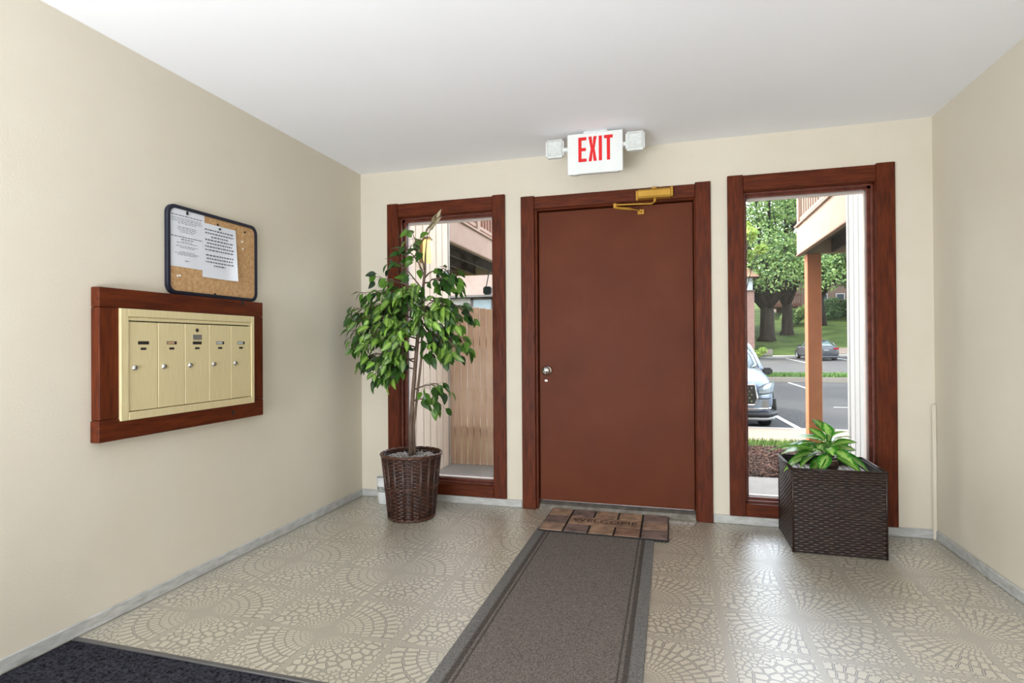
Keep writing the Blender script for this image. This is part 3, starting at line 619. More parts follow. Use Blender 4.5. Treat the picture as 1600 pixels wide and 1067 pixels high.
for (zs, tip, nl) in br:
    a = tr_at(zs); tip = Vector(tip); d = tip-a
    mid = a.lerp(tip, .5)+Vector((0, 0, .05+.16*d.length*.5))
    pts = []
    for i in range(9):
        t = i/8; pts.append(a*(1-t)**2+mid*2*t*(1-t)+tip*t*t+Vector((rg.gauss(0, .006), rg.gauss(0, .006), rg.gauss(0, .005)))*(t > 0))
    twig.tube(pts, [.006-.0045*i/8 for i in range(9)], 5)
    nl = int(nl*1.55)
    for j in range(nl):
        t = .22+.72*(j+rg.random())/nl; f_ = t*8; i = min(int(f_), 7); p = pts[i].lerp(pts[i+1], f_-i)
        dirb = (pts[i+1]-pts[i]).normalized(); sd_ = dirb.cross(Vector((0, 0, 1))).normalized()*(1 if j % 2 else -1)
        spread = rg.uniform(.015, .075); q = p+sd_*spread*rg.uniform(.3, 1)+dirb*rg.uniform(0, .04)+Vector((0, 0, rg.uniform(-.07, .02)))
        twig.tube([p, q], [.0016, .0009], 3, cap=False)
        X = (dirb*rg.uniform(.3, 1.0)+sd_*rg.uniform(.1, .9)+Vector((rg.gauss(0, .25), rg.gauss(0, .25)-.12, -rg.uniform(.15, 1.25)))).normalized()
        places.append((q, X, rg.uniform(-1.0, 1.0), rg.choice((0, 0, 1, 2, 2, 3, 4, 5)), rg.uniform(.9, 1.25)))
def orient(q, X, roll_, s):
    up = Vector((0, -.55, 1)).normalized(); Yv = up.cross(X); Yv = Yv.normalized() if Yv.length > .05 else Vector((0, 1, 0)); Z = X.cross(Yv)
    R_ = Matrix((X, Yv, Z)).transposed() @ Matrix.Rotation(roll_, 3, 'X'); return Matrix.Translation(q) @ R_.to_4x4() @ Matrix.Scale(s, 4)
places = [pl for pl in places if pl[0].x > .055]
places.sort(key=lambda p: p[0].y)
base_m = Matrix.Translation(-C0)
for i in range(9):   # bleached top sprig
    t = i/8; q = Vector((.725+.055*t, -.38, 1.88+.09*t)); X = Vector((.35+.4*(i % 2), -.2, .8)).normalized()
    o = link_mesh('leaf', LP, fx); o.matrix_local = base_m @ orient(q+Vector(((i % 3-1)*.012, 0, -.01)), X, (-.8, 0, .8)[i % 3], .9)
twig.tube([trunk[-1], (.720, -.378, 1.86), (.775, -.38, 1.95)], [.005, .003, .002], 5)
for i, (q, X, ro, k_, s) in enumerate(places):
    mt_ = base_m @ orient(q, X, ro, s)
    if i < 290: o = link_mesh('leaf', LM[k_], fx); o.matrix_local = mt_
    else:
        vs, fs, md = leaf_geo(.074, .038, .6, .28); extra.mi = (0, 0, 1, 1, 2, 0)[k_]; extra.add([Matrix.Translation(C0) @ mt_ @ v for v in vs], fs)
o = extra.build('leaf_mass', M_lf, fx, smooth=True); o['kind'] = 'stuff'
twig.build('branches', M_bark, fx, smooth=True)

# white tub behind the basket
tb = thing('plastic_tub', 'small white plastic tub with printed label behind the ficus basket', 'tub', (.265, -.135, 0))
p = MB(); p.lathe([(0, 0), (.044, 0), (.047, .004), (.056, .150), (.056, .178), (.059, .180), (.059, .188), (.054, .188), (.045, .01), (0, .01)], (.265, -.135, .0005), 28, cap=False); p.build('tub_body', mat('white_tub', (238, 240, 240), .35), tb, smooth=True)
p = MB(); n = 12
for i in range(n):
    a0 = -2.3+1.5*i/n; a1 = -2.3+1.5*(i+1)/n
    for z0_, z1_ in ((.088, .128),):
        r0_ = .047+.009*(z0_/.15)+.0012; r1_ = .047+.009*(z1_/.15)+.0012
        p.quad((.265+cos(a0)*r0_, -.135+sin(a0)*r0_, z0_), (.265+cos(a1)*r0_, -.135+sin(a1)*r0_, z0_), (.265+cos(a1)*r1_, -.135+sin(a1)*r1_, z1_), (.265+cos(a0)*r1_, -.135+sin(a0)*r1_, z1_))
p.build('paper_label', mat('tub_label', (196, 200, 192), .6, c2=(60, 64, 66), nscale=90, stretch=(1, 1, 2)), tb)

# ================================================================== OUTSIDE
SC[0] = .76
M_sidl = mat('tan_siding', (290, 268, 246), .7, c2=(280, 256, 232), nscale=4, rand=.03)
M_sidw = mat('white_siding', (268, 266, 264), .6, c2=(262, 260, 258), nscale=4)
M_peach = mat('peach_painted_timber', (196, 162, 140), .7, c2=(186, 150, 127), nscale=5, rand=.03)
M_post = mat('brown_painted_post', (204, 116, 68), .65, c2=(190, 104, 60), nscale=6)
M_under = mat('weathered_deck_boards', (66, 46, 36), .85, c2=(44, 30, 24), nscale=7, rand=.15)
M_conc = mat('concrete', (184, 178, 170), .85, c2=(168, 162, 154), nscale=3, bump=.1, bscale=90)
def gz(x, y):
    if y < 1.5: return -.06
    if y < 5.75: return -.06-.34*(y-1.5)/4.25
    if y < 7.15: return -.40
    if y < 22: return -.50
    return -.5+(y-22)*.017+max(0, x-9)*.03*min(1, (y-22)/22)
def gl(x, y):
    return gz(x, 44)+.20*(y-44)+.12
# the building's own outer shell around the room
def boards(root, name, axis, fixed, out, a, b_, z0, z1, w, m):
    """upright siding boards: on plane x=fixed (axis x) or y=fixed, standing proud towards out"""
    n = max(1, round((b_-a)/w)); w = (b_-a)/n
    for i in range(n):
        p, q = a+i*w+.006, a+(i+1)*w-.006
        if axis == 'x': MB().bev(min(fixed, fixed+out), max(fixed, fixed+out), p, q, z0, z1, .003).build(name, m, root)
        else: MB().bev(p, q, min(fixed, fixed+out), max(fixed, fixed+out), z0, z1, .003).build(name, m, root)
BH = 7.4
wl = setting('wall_outside_left', 'tan board siding of the wing left of the entry')
boards(wl, 'siding_board', 'x', .150, .018, .165, 1.32, -.05, 2.9, .15, M_sidl)
MB().box(-6, .150, .162, 1.33, -.3, BH).build('wing_core', mat('core_tan', (128, 106, 88), .8), wl)
MB().bev(.146, .174, 1.322, 1.3515, -.05, 2.9, .003).build('corner_board', mat('pale_corner_board', (236, 228, 218), .6), wl)
MB().box(.150, .166, .165, 1.35, 2.9, BH).build('upper_siding', M_sidl, wl)
wr_ = setting('wall_outside_right', 'white board siding right of the right window')
boards(wr_, 'siding_board', 'x', 3.432, -.012, .165, .46, -.05, 2.9, .095, M_sidw)
MB().bev(3.415, 3.445, .462, .50, -.05, 2.9, .003).build('corner_board', M_sidw, wr_)
MB().box(3.434, 9, .162, .49, -.3, BH).build('wing_core', mat('core_white', (226, 222, 216), .7), wr_)
MB().box(-.15, W+.15, .0, .16, H+.001, BH).build('wall_upper', M_sidl, kind='structure')
# ground
g = MB(); g.box(.150, 3.432, .161, 1.5, -.2, -.03); g.box(1.3, 2.72, 1.5, 5.75, -.5, -.08); g.build('trim_3', M_conc, kind='structure')['label'] = 'concrete entry slab outside the windows'
M_grass = mat('lawn', (112, 146, 62), .95, c2=(78, 116, 44), nscale=30, bump=.8, bscale=200, bdist=.02, spec=.1)
M_grass_far = mat('far_lawn', (108, 128, 62), .95, c2=(56, 78, 36), nscale=.5, spec=.1)
M_asph = mat('asphalt', (72, 70, 67), .92, c2=(54, 53, 53), nscale=.5, bump=.3, bscale=90, detail=8, spec=.3)
M_walk = mat('sidewalk', (160, 138, 120), .85, c2=(150, 128, 110), nscale=2)
def sheet(name, x0, x1, ys, m, dx=3, f=gz, dz=0, label=None):
    mb = MB(); nx = max(1, int((x1-x0)/dx)); vs = []
    for y in ys:
        for i in range(nx+1): x = x0+(x1-x0)*i/nx; vs.append((x, y, f(x, y)+dz))
    mb.add(vs, [(j*(nx+1)+i, j*(nx+1)+i+1, (j+1)*(nx+1)+i+1, (j+1)*(nx+1)+i) for j in range(len(ys)-1) for i in range(nx)])
    o = mb.build(name, m, kind='structure')
    if label: o['label'] = label
    return o
g1 = sheet('ground_lawn', -14, 14, [1.36+4.35*i/10 for i in range(11)], M_grass, 2, lambda x, y: -.09-.31*(y-1.5)/4.25 if y > 1.5 else -.09, label='grass strip between the building and the sidewalk')
MB().box(-30, 40, 5.72, 7.1, -.7, -.40).build('sidewalk', M_walk, kind='structure')
MB().box(-30, 40, 7.1, 7.25, -.7, -.395).build('kerb', M_conc, kind='structure')
lot = sheet('parking_lot', -40, 60, [7.2, 10, 14, 18, 22, 27, 33, 39, 44.2], M_asph, 5, lambda x, y: -.5 if y < 22 else gz(x, y))
M_line = mat('white_road_paint', (236, 236, 232), .8)
def stripe(x0, y0, x1, y1, w=.11):
    d = Vector((x1-x0, y1-y0)).normalized(); nx_, ny_ = -d.y*w/2, d.x*w/2; z = lambda x, y: (-.5 if y < 22 else gz(x, y))+.008
    mb = MB(); N = 4; vs = []
    for i in range(N+1):
        t_ = i/N; x = x0+(x1-x0)*t_; y = y0+(y1-y0)*t_
        vs += [(x-nx_, y-ny_, z(x, y)), (x+nx_, y+ny_, z(x, y))]
    mb.add(vs, [(2*i, 2*i+1, 2*i+3, 2*i+2) for i in range(N)]); mb.build('parking_line', M_line, lot)
for k_ in (-2, -1, 0, 1, 2, 3): stripe(4.62+2.75*k_, 7.4, 4.40+2.75*k_, 12.2)
for k_ in (-1, 0, 1, 2, 3): stripe(6.93+2.9*k_, 17.2, 6.90+2.9*k_, 21.2)
for k_ in (-2, -1, 0, 1, 2): stripe(10.9+3.1*k_, 36.5, 10.85+3.1*k_, 43.5)
stripe(6.2, 11.9, 12, 12.0, .1)
# island
g = MB(); g.box(-10, 40, 21.6, 21.78, -.55, -.30); g.box(-10, 40, 25.2, 25.38, -.55, -.30); g.build('trim_4', mat('kerb_concrete', (176, 164, 148), .85), kind='structure')['label'] = 'concrete kerbs of the parking island'
g = MB(); g.box(-10, 40, 21.78, 25.2, -.5, -.28); g.build('island_grass', M_grass_far, kind='structure')
bl = MB(); rg = random.Random(9)
for i in range(9000):
    x = rg.uniform(4, 16); y = rg.uniform(21.7, 23.4); h = rg.uniform(.05, .16); a = rg.uniform(0, pi); q = rg.uniform(.02, .04)
    bl.add([(x-cos(a)*q, y-sin(a)*q, -.29), (x+cos(a)*q, y+sin(a)*q, -.29), (x+rg.gauss(0, .03), y+rg.gauss(0, .03), -.28+h)], [(0, 1, 2)])
M_blade = mat('grass_blades', (110, 150, 58), .8, c2=(76, 120, 40), nscale=3)
tag(bl.build('island_tufts', M_blade), 'rough grass along the front edge of the parking island', 'grass')['kind'] = 'stuff'
# far kerb and lawn on the slope
g = sheet('far_kerb', -40, 60, [44, 44.001, 44.3, 44.301], M_conc, 5, lambda x, y: gz(x, 44)+(.16 if y > 44.0005 else 0))
g = sheet('far_lawn', -60, 90, [44.28+i*6 for i in range(14)], M_grass_far, 6, gl)
g = sheet('far_path', 14.0, 40, [44.3, 44.9, 45.6, 46.4], M_walk, 1.7, lambda x, y: gl(x, y)+.03)
# grass blades of the near strip
bl = MB(); rg = random.Random(10)
for i in range(16000):
    x = rg.uniform(2.7, 6.8); y = rg.uniform(1.6, 5.7)
    if x < 4.0 + .3*sin(y*3) and y < 3.9+.4*sin(x*4): continue
    z = -.09-.31*(y-1.5)/4.25; h = rg.uniform(.03, .085); a = rg.uniform(0, pi); q = rg.uniform(.004, .008)
    bl.add([(x-cos(a)*q, y-sin(a)*q, z), (x+cos(a)*q, y+sin(a)*q, z), (x+rg.gauss(0, .02), y+rg.gauss(0, .02), z+h)], [(0, 1, 2)])
tag(bl.build('near_grass', mat('near_blades', (136, 166, 76), .8, c2=(104, 142, 56), nscale=4)), 'short green grass between the mulch bed and the sidewalk', 'grass')['kind'] = 'stuff'
# mulch bed
mu = thing('mulch_bed', 'bed of red-brown wood mulch outside the right window', 'mulch', (3.3, 2.6, -.1)); mu['kind'] = 'stuff'
M_mul = [mat('mulch_a', (122, 84, 66), .9), mat('mulch_b', (82, 54, 44), .9), mat('mulch_c', (164, 124, 104), .9)]
mb = MB(); N = 24; vs = []
def mz(x, y): return -.03-.31*max(0, (y-1.5))/4.25
for j in range(N+1):
    for i in range(N+1):
        x = 2.73+1.5*i/N; y = 1.50+2.5*j/N; vs.append((x, y, mz(x, y)+.02*noise.noise((x*5, y*5, 0))-(.12 if i in (0, N) or j in (0, N) else 0)))
mb.add(vs, [(j*(N+1)+i, j*(N+1)+i+1, (j+1)*(N+1)+i+1, (j+1)*(N+1)+i) for j in range(N) for i in range(N)]); mb.build('mulch_base', M_mul[1], mu)
mb = MB(); rg = random.Random(12)
for i in range(9000):
    x = rg.uniform(2.75, 4.2); y = rg.uniform(1.51, 3.98)
    if x > 3.95+.2*sin(y*3): continue
    c = Vector((x, y, mz(x, y)+rg.uniform(0, .03))); L_ = rg.uniform(.012, .04); a = Vector((rg.gauss(0, 1), rg.gauss(0, 1), rg.gauss(0, .35))).normalized()*L_; b_ = a.orthogonal().normalized()*rg.uniform(.004, .010); cc = a.cross(b_).normalized()*.003
    mb.mi = rg.choice((0, 0, 1, 1, 2)); mb.add([c-a-b_, c+a-b_, c+a+b_, c-a+b_, c+cc*2], [(0, 1, 4), (1, 2, 4), (2, 3, 4), (3, 0, 4)])
o = mb.build('mulch_chips', M_mul, mu); o['kind'] = 'stuff'

# fence
fc = thing('board_fence', 'tan upright board fence beyond the left window', 'fence', (.7, 1.37, -.03))
M_fb = mat('fence_board_tan', (262, 224, 194), .8, c2=(244, 202, 170), nscale=5, stretch=(2, 2, .4), rand=.06)
x = .152; rg = random.Random(4)
while x < 1.28:
    w_ = .066; hh = 1.50-.10*(x-.4)+rg.uniform(-.004, .004)
    MB().bev(x, x+w_-.006, 1.354+rg.uniform(-.002, .002), 1.372, -.028, hh, .003).build('fence_board', M_fb, fc); x += w_
f = MB(); f.bev(.18, 1.27, 1.374, 1.40, .25, .34, .003); f.build('rail', M_fb, fc); f = MB(); f.bev(.18, 1.27, 1.374, 1.40, 1.12, 1.21, .003); f.build('rail', M_fb, fc)

# balconies
def balcony(label, xf, sgn, x_far, y0, y1, zb, zt, posts):
    """xf: face plane of the rim beam; sgn +1 if deck lies to +X"""
    root = thing('balcony', label, 'balcony', (xf+sgn*.05, y0, zb), 'balconies either side of the entry')
    w = .05
    MB().bev(min(xf, xf+sgn*w), max(xf, xf+sgn*w), y0, y1, zb, zt, .006).build('rim_beam', M_peach, root)
    MB().bev(min(xf+sgn*w, x_far), max(xf+sgn*w, x_far), y1-.05, y1, zb, zt, .006).build('rim_beam', M_peach, root)
    MB().bev(min(xf-sgn*.012, xf+sgn*w), max(xf-sgn*.012, xf+sgn*w), y0, y1+.012, zb-.02, zb, .003).build('drip_edge', mat('brown_edge', (150, 104, 78), .7), root)
    n = 14
    for i in range(n):
        a = y0+(y1-.06-y0)*i/n; MB().box(min(xf+sgn*w, x_far), max(xf+sgn*w, x_far), a+.003, a+(y1-y0)/n-.003, zb+.20, zb+.235).build('deck_board', M_under, root)
    for i in range(7):
        a = xf+sgn*(.45+i*.42); MB().box(min(a, a+sgn*.04), max(a, a+sgn*.04), y0, y1-.05, zb+.015, zb+.20).build('joist', M_under, root)
    # railing: outer run along Y, return run along X
    z0 = zt+.02
    def rail(x0, x1, ya, yb):
        for zz, h in ((z0+.06, .05), (z0+.95, .06)): MB().bev(x0, x1, ya, yb, zz, zz+h, .004).build('rail', M_peach, root)
    xa, xb = sorted((xf+sgn*.02, xf+sgn*.065)); rail(xa, xb, y0, y1-.1); rail(*sorted((xf+sgn*.06, x_far)), y1-.11, y1-.065)
    y = y0+.06
    while y < y1-.2: MB().bev(xa+.006, xb-.006, y, y+.035, z0+.10, z0+.96, .003).build('baluster', M_peach if sgn > 0 else mat('brown_baluster', (176, 122, 98), .7), root); y += .135
    k_ = 1
    while k_*.135 < abs(x_far-xf)-.1:
        a = xf+sgn*(.06+k_*.135); MB().bev(a-.017, a+.017, y1-.105, y1-.07, z0+.10, z0+.96, .003).build('baluster', M_peach, root); k_ += 1
    for py in posts: MB().bev(*sorted((xf+sgn*.0, xf+sgn*.10)), py-.1, py, zt-.0, z0+1.08, .005).build('newel', M_peach, root)
    cap = MB().bev(*sorted((xf-sgn*.03, xf+sgn*.16)), y0, y1+.03, zt, zt+.03, .004).build('cap_board', M_peach, root)
    return root
bR = balcony('peach timber balcony on a brown post, seen in the right window', 4.10, 1, 7.4, .505, 5.45, 2.45, 2.86, (5.44, 3.0))
bL = balcony('peach timber balcony with brown balusters, seen in the left window', -.39, -1, -3.6, 1.335, 6.2, 2.45, 2.75, (6.19, 3.9))
for px_, py_, rt, l in ((4.19, 5.22, bR, ''), (-.62, 5.9, bL, '')):
    z = -.40; MB().bev(px_, px_+.185, py_, py_+.185, z, 2.43, .006).build('post', M_post, rt)
# unseen block added over the left balcony to shade the beam opposite
rf = MB(); rf.box(-3.8, -.40, 1.335, 5.35, 5.2, BH); rf.build('shade_block', M_sidl, kind='structure')
bk = MB()
for (y, z) in ((.0, 0),): pass
# glowing lamp shape standing in for a reflection in the left pane
sc = thing('glow_stand_in', 'lamp-shaped stand-in for a warm glow reflected in the left window', 'lamp', (.166, .72, 1.95))
p = MB(); p.bev(.1665, .178, .67, .77, 1.86, 2.06, .003); p.build('back_plate', mat('stand_in_brass', (150, 120, 70), .4, .7), sc)
p = MB(); p.lathe([(0, 0), (.028, 0), (.040, .02), (.040, .185), (.028, .205), (0, .205)], (.222, .72, 1.855), 18, cap=False); lab(p.build('glow_body', emis('reflected_warm_glow', (255, 222, 140), 1.1), sc, smooth=True), 'emissive body for the reflected warm glow')
p = MB(); p.lathe([(0, .205), (.046, .205), (.036, .225), (0, .235)], (.222, .72, 1.855), 18, cap=False); p.tube([(.178, .72, 2.06), (.222, .72, 2.075)], .006, 6); p.build('cap', MATS['stand_in_brass'], sc)
fl_ = thing('flood_light', 'small dark floodlight hanging under the left balcony', 'lamp', (-.9, 5.6, 2.2))
p = MB(); p.bev(-.90, -.76, 5.50, 5.62, 2.02, 2.16, .02); p.build('housing', mat('dark_lamp_metal', (84, 96, 108), .4, .5), fl_); p = MB(); p.tube([(-.86, 5.57, 2.15), (-.80, 5.57, 2.44)], .010, 6); p.build('bracket', MATS['dark_lamp_metal'], fl_)

# far building beyond the fence
fb = thing('apartment_building', 'pink-tan building with a small window beyond the board fence', 'building', (-4.5, 16, -.5))
MB().box(-12, 2.5, 16, 24, -.5, 2.90).build('wall', mat('pale_wall', (222, 218, 210), .8), fb)
MB().box(-12.2, 2.7, 15.7, 24, 2.95, 6.6).build('upper_wall', mat('pink_siding', (232, 202, 186), .8, c2=(224, 192, 174), nscale=2), fb)
MB().box(-12.2, 2.7, 15.65, 15.72, 2.90, 2.98).build('band', mat('grey_band', (150, 140, 132), .7), fb)
for cx in (-4.5, -7.6, -1.2):
    f = MB(); a, b_, c, d = cx-.45, cx+.45, 2.30, 2.88
    f.bev(a, a+.09, 15.95, 16.0, c, d, .004); f.bev(b_-.09, b_, 15.95, 16.0, c, d, .004); f.bev(a, b_, 15.95, 16, c, c+.07, .004); f.bev(a, b_, 15.95, 16, d-.06, d, .004)
    fo = f.build('window', mat('grey_brown_frame', (112, 96, 90), .6), fb)
    MB().box(a+.09, b_-.09, 15.975, 15.99, c+.07, d-.06).build('pane', mat('curtained_pane', (150, 172, 178), .2, c2=(176, 196, 200), nscale=12, stretch=(8, 1, .3)), fo)

# brick building at left of right window
bb = thing('brick_building', 'brick building corner with a hipped shingle roof beyond the parking lot', 'building', (5.0, 45, 0))
M_brick = bpy.data.materials.new('red_brick'); M_brick.use_nodes = True; nt = M_brick.node_tree
bt = nd(nt, 'ShaderNodeTexBrick', Scale=1.0); bt.inputs['Color1'].default_value = lin((128, 84, 72)); bt.inputs['Color2'].default_value = lin((106, 68, 58)); bt.inputs['Mortar'].default_value = lin((136, 120, 110)); bt.inputs['Brick Width'].default_value = .22; bt.inputs['Row Height'].default_value = .075; bt.inputs['Mortar Size'].default_value = .012
tc = nd(nt, 'ShaderNodeTexCoord'); sx_ = nd(nt, 'ShaderNodeSeparateXYZ'); cx_ = nd(nt, 'ShaderNodeCombineXYZ'); ad = nd(nt, 'ShaderNodeMath'); nt.links.new(tc.outputs['Object'], sx_.inputs[0]); nt.links.new(sx_.outputs[0], ad.inputs[0]); nt.links.new(sx_.outputs[1], ad.inputs[1]); nt.links.new(ad.outputs[0], cx_.inputs[0]); nt.links.new(sx_.outputs[2], cx_.inputs[1]); nt.links.new(cx_.outputs[0], bt.inputs[0]); nt.links.new(bt.outputs[0], nt.nodes['Principled BSDF'].inputs['Base Color']); nt.nodes['Principled BSDF'].inputs['Roughness'].default_value = .9
MB().box(-8, 8.85, 45, 58, -.5, 5.35).build('wall', M_brick, bb)
MB().box(-8, 8.75, 45.05, 58, 5.35, 6.5).build('upper_wall', mat('white_fascia', (226, 232, 234), .7), bb)
MB().bev(-8, 8.9, 44.9, 58, 5.30, 5.42, .01).build('band', mat('brown_trim', (120, 90, 76), .8), bb)
r = MB(); r.add([(-9, 44.4, 6.45), (9.2, 44.4, 6.45), (9.2, 58.6, 6.45), (-9, 58.6, 6.45), (-3, 51, 12.8), (3.2, 51, 12.8)], [(0, 1, 5, 4), (1, 2, 5), (2, 3, 4, 5), (3, 0, 4), (0, 3, 2, 1)])
r.build('roof', mat('shingle_roof', (188, 140, 116), .9, c2=(160, 114, 94), nscale=2, stretch=(1, 1, 4)), bb)
lw = MB(); lw.bev(9.25, 10.1, 44.5, 44.9, .0, .62, .02); tag(lw.build('utility_box', mat('stone_grey', (158, 144, 132), .9, c2=(130, 116, 106), nscale=6)), 'low grey-brown box on the lawn beside the brick building', 'utility box')

# right far building with decks
db = thing('deck_building', 'brown building with red-brown timber decks behind the far lawn', 'building', (19, 62, 3))
M_rb = mat('redbrown_timber', (150, 92, 74), .8, c2=(120, 70, 56), nscale=2); M_tanw = mat('far_tan_wall', (150, 124, 106), .9)
MB().box(14, 34, 66, 74, 1, 10).build('wall', M_tanw, db)
for (x0, x1, z) in ((17.6, 23.2, 4.3), (12.6, 15.8, 5.0)):
    d = MB().bev(x0, x1, 62, 66, z, z+.35, .02).build('deck', M_rb, db); f = MB()
    x = x0
    while x < x1: f.box(x, x+.07, 62.0, 62.07, z+.35, z+1.2); x += .22
    f.box(x0, x1, 61.98, 62.09, z+1.2, z+1.32); f.build('railing', M_rb, d)
    for px_ in (x0+.1, x1-.3): MB().box(px_, px_+.22, 62.1, 62.32, gl(px_, 62)-.2, z).build('post', mat('dark_timber', (84, 62, 50), .8), db)
r = MB(); r.add([(13, 65, 10), (35, 65, 10), (35, 75, 10), (13, 75, 10), (16, 70, 14), (32, 70, 14)], [(0, 1, 5, 4), (1, 2, 5), (2, 3, 4, 5), (3, 0, 4), (0, 3, 2, 1)]); r.build('roof', MATS['shingle_roof'], db)
MB().box(22.0, 22.6, 60, 60.6, 2, 13).build('corner_post', mat('grey_bark_post', (110, 96, 84), .9), db)
for i in range(3): 
    w_ = MB(); x = 18.4+i*1.7; w_.bev(x, x+.9, 65.9, 66, 5.2, 6.6, .01); o = w_.build('window', mat('far_window_frame', (230, 226, 220), .6), db); MB().box(x+.1, x+.8, 65.88, 65.91, 5.3, 6.5).build('pane', mat('far_pane', (70, 84, 92), .15), o)

# cone
CX, CY = 14.4, 45.1; z = gz(CX, 44)+.165
cn = thing('traffic_cone', 'orange traffic cone on the path beyond the grey sedan', 'cone', (CX, CY, z))
p = MB(); p.bev(CX-.2, CX+.2, CY-.2, CY+.2, z, z+.04, .01); p.build('base', mat('cone_orange', (240, 118, 60), .6), cn)
p = MB(); p.lathe([(.14, .04), (.09, .32), (.06, .5), (.03, .72), (0, .72)], (CX, CY, z), 16, cap=False); p.build('cone_body', MATS['cone_orange'], cn, smooth=True)

# ------------------------------------------------------------------ trees
import numpy as np
def leaf_cloud(name, centres, radii, n, size, mats, parent, seed):
    r = np.random.RandomState(seed); ci = r.choice(len(centres), n, p=np.array(radii)**2.2/np.sum(np.array(radii)**2.2))
    d = r.normal(size=(n, 3)); d /= np.linalg.norm(d, axis=1)[:, None]; rad = np.array(radii)[ci]*(.55+.5*r.rand(n))
    c = np.array(centres)[ci]+d*rad[:, None]*np.array([1, 1, .75])
    nn = r.normal(size=(n, 3))+d*.8+np.array([0, 0, .5]); nn /= np.linalg.norm(nn, axis=1)[:, None]
    a = np.cross(nn, r.normal(size=(n, 3))); a /= np.linalg.norm(a, axis=1)[:, None]; b_ = np.cross(nn, a)
    s = size*(.6+.8*r.rand(n))[:, None]
    v = np.stack([c-a*s, c-b_*s*.55+a*s*.1, c+a*s, c+b_*s*.55+a*s*.1], 1).reshape(-1, 3)-np.array(wloc(parent))
    me = bpy.data.meshes.new(name); me.vertices.add(4*n); me.vertices.foreach_set('co', v.ravel())
    me.loops.add(4*n); me.loops.foreach_set('vertex_index', np.arange(4*n)); me.polygons.add(n); me.polygons.foreach_set('loop_start', np.arange(n)*4)
    me.polygons.foreach_set('material_index', r.randint(0, len(mats), n))
    for m in mats: me.materials.append(m)
    me.update(); me.validate(); return link_mesh(name, me, parent, 'stuff')
def treeleaf(name, c):
    c = tuple(x*SC[0] for x in c)
    m = bpy.data.materials.new(name); m.use_nodes = True; nt = m.node_tree; b = nt.nodes['Principled BSDF']; b.inputs['Base Color'].default_value = lin(c); b.inputs['Roughness'].default_value = .55
    t = nd(nt, 'ShaderNodeBsdfTranslucent'); t.inputs[0].default_value = lin(c); mx = nd(nt, 'ShaderNodeMixShader'); mx.inputs[0].default_value = .35
    nt.links.new(b.outputs[0], mx.inputs[1]); nt.links.new(t.outputs[0], mx.inputs[2]); nt.links.new(mx.outputs[0], nt.nodes['Material Output'].inputs[0]); return m
TG = [treeleaf('tree_leaf_a', (136, 172, 86)), treeleaf('tree_leaf_b', (92, 136, 68)), treeleaf('tree_leaf_c', (176, 206, 116))]
TD = [treeleaf('tree_leaf_d', (84, 126, 68)), treeleaf('tree_leaf_e', (66, 104, 56)), treeleaf('tree_leaf_f', (124, 158, 98))]
TY = [treeleaf('tree_leaf_g', (178, 206, 74)), treeleaf('tree_leaf_h', (150, 186, 62)), treeleaf('tree_leaf_i', (200, 222, 110))]
M_tb = mat('tree_bark', (62, 52, 44), .95, c2=(34, 28, 24), nscale=2, stretch=(2, 2, .3), bump=.25, bscale=4, bdist=.05, spec=.1)
def tree(label, x, y, h, crown_z, crown_r, tr_, n, size, mats, seed, forks=5, ncl=26, group='trees beyond the parking lot', gzz=None):
    z0 = (gl(x, y) if y > 44.3 else -.5)-.1 if gzz is None else gzz
    root = thing('tree', label, 'tree', (x, y, z0), group); r = random.Random(seed)
    tk = MB(); fork_z = z0+(crown_z-z0)*.62
    tk.tube([(x, y, z0), (x+.05, y, z0+.5), (x+r.gauss(0, .1), y, fork_z)], [tr_*1.35, tr_, tr_*.85], 10); tk.build('trunk', M_tb, root, smooth=True)
    br_ = MB(); cs = []; rs = []
    for i in range(ncl):
        a = r.uniform(0, 2*pi); q = crown_r*sqrt(r.random())*.85; zz = crown_z+(h+z0-crown_z)*r.random()**.9
        k_ = sqrt(max(.1, 1-((zz-crown_z)/(h+z0-crown_z+.01)-.3)**2*1.2)); c = (x+cos(a)*q*k_, y+sin(a)*q*k_, zz); cs.append(c); rs.append(crown_r*r.uniform(.2, .36))
        if i < forks*3:
            m_ = Vector((x, y, fork_z)).lerp(Vector(c), .5)+Vector((0, 0, .6)); br_.tube([(x, y, fork_z-.2), m_, c], [tr_*r.uniform(.3, .6), tr_*.25, .05], 6)
    br_.build('branches', M_tb, root, smooth=True)
    leaf_cloud('crown', cs, rs, n, size, mats, root, seed); return root
tree('large tree with a thick dark trunk near the brick building', 10.6, 50.5, 17, 6.2, 7.0, .66, 21000, .14, TG, 31, 6, 44)
tree('large tree standing just right of the thickest trunk', 12.7, 53, 16, 6.4, 6.0, .52, 16000, .14, TG, 32, 6, 40)
tree('pale yellow-green young tree overhanging the lot at the left', 7.75, 42.4, 10.8, 7.8, 1.9, .10, 3200, .13, TY, 33, 3, 10)
tree('dense dark tree right of the brown post', 21, 58, 13, 6.8, 5.6, .4, 16000, .16, TD, 34, 5, 34)
tree('mid-green tree behind the brown post', 16.6, 57, 14, 7.5, 4.6, .35, 12000, .16, TG, 35, 5, 28)
for i, (x, y, h, r_, lb) in enumerate(((0, 68, 15, 8, 'broad dark green tree behind the brick building'), (28, 84, 17, 8, 'broad dark green tree rising behind the brown deck building'), (44, 76, 17, 9, 'broad dark green tree farthest right behind the far lawn'), (-14, 74, 17, 9, 'broad dark green tree farthest left behind the brick building'))):
    tree(lb, x, y, h, 9 if x > 0 else 6, r_, .4, 9000, .32, TD, 40+i, 3, 34, 'trees in the back row')
tree('small leafy tree by the near parking row', -4.6, 12.2, 9.6, 5.4, 2.7, .22, 9000, .15, TG, 51, 4, 22, 'trees by the parking rows', -.5)
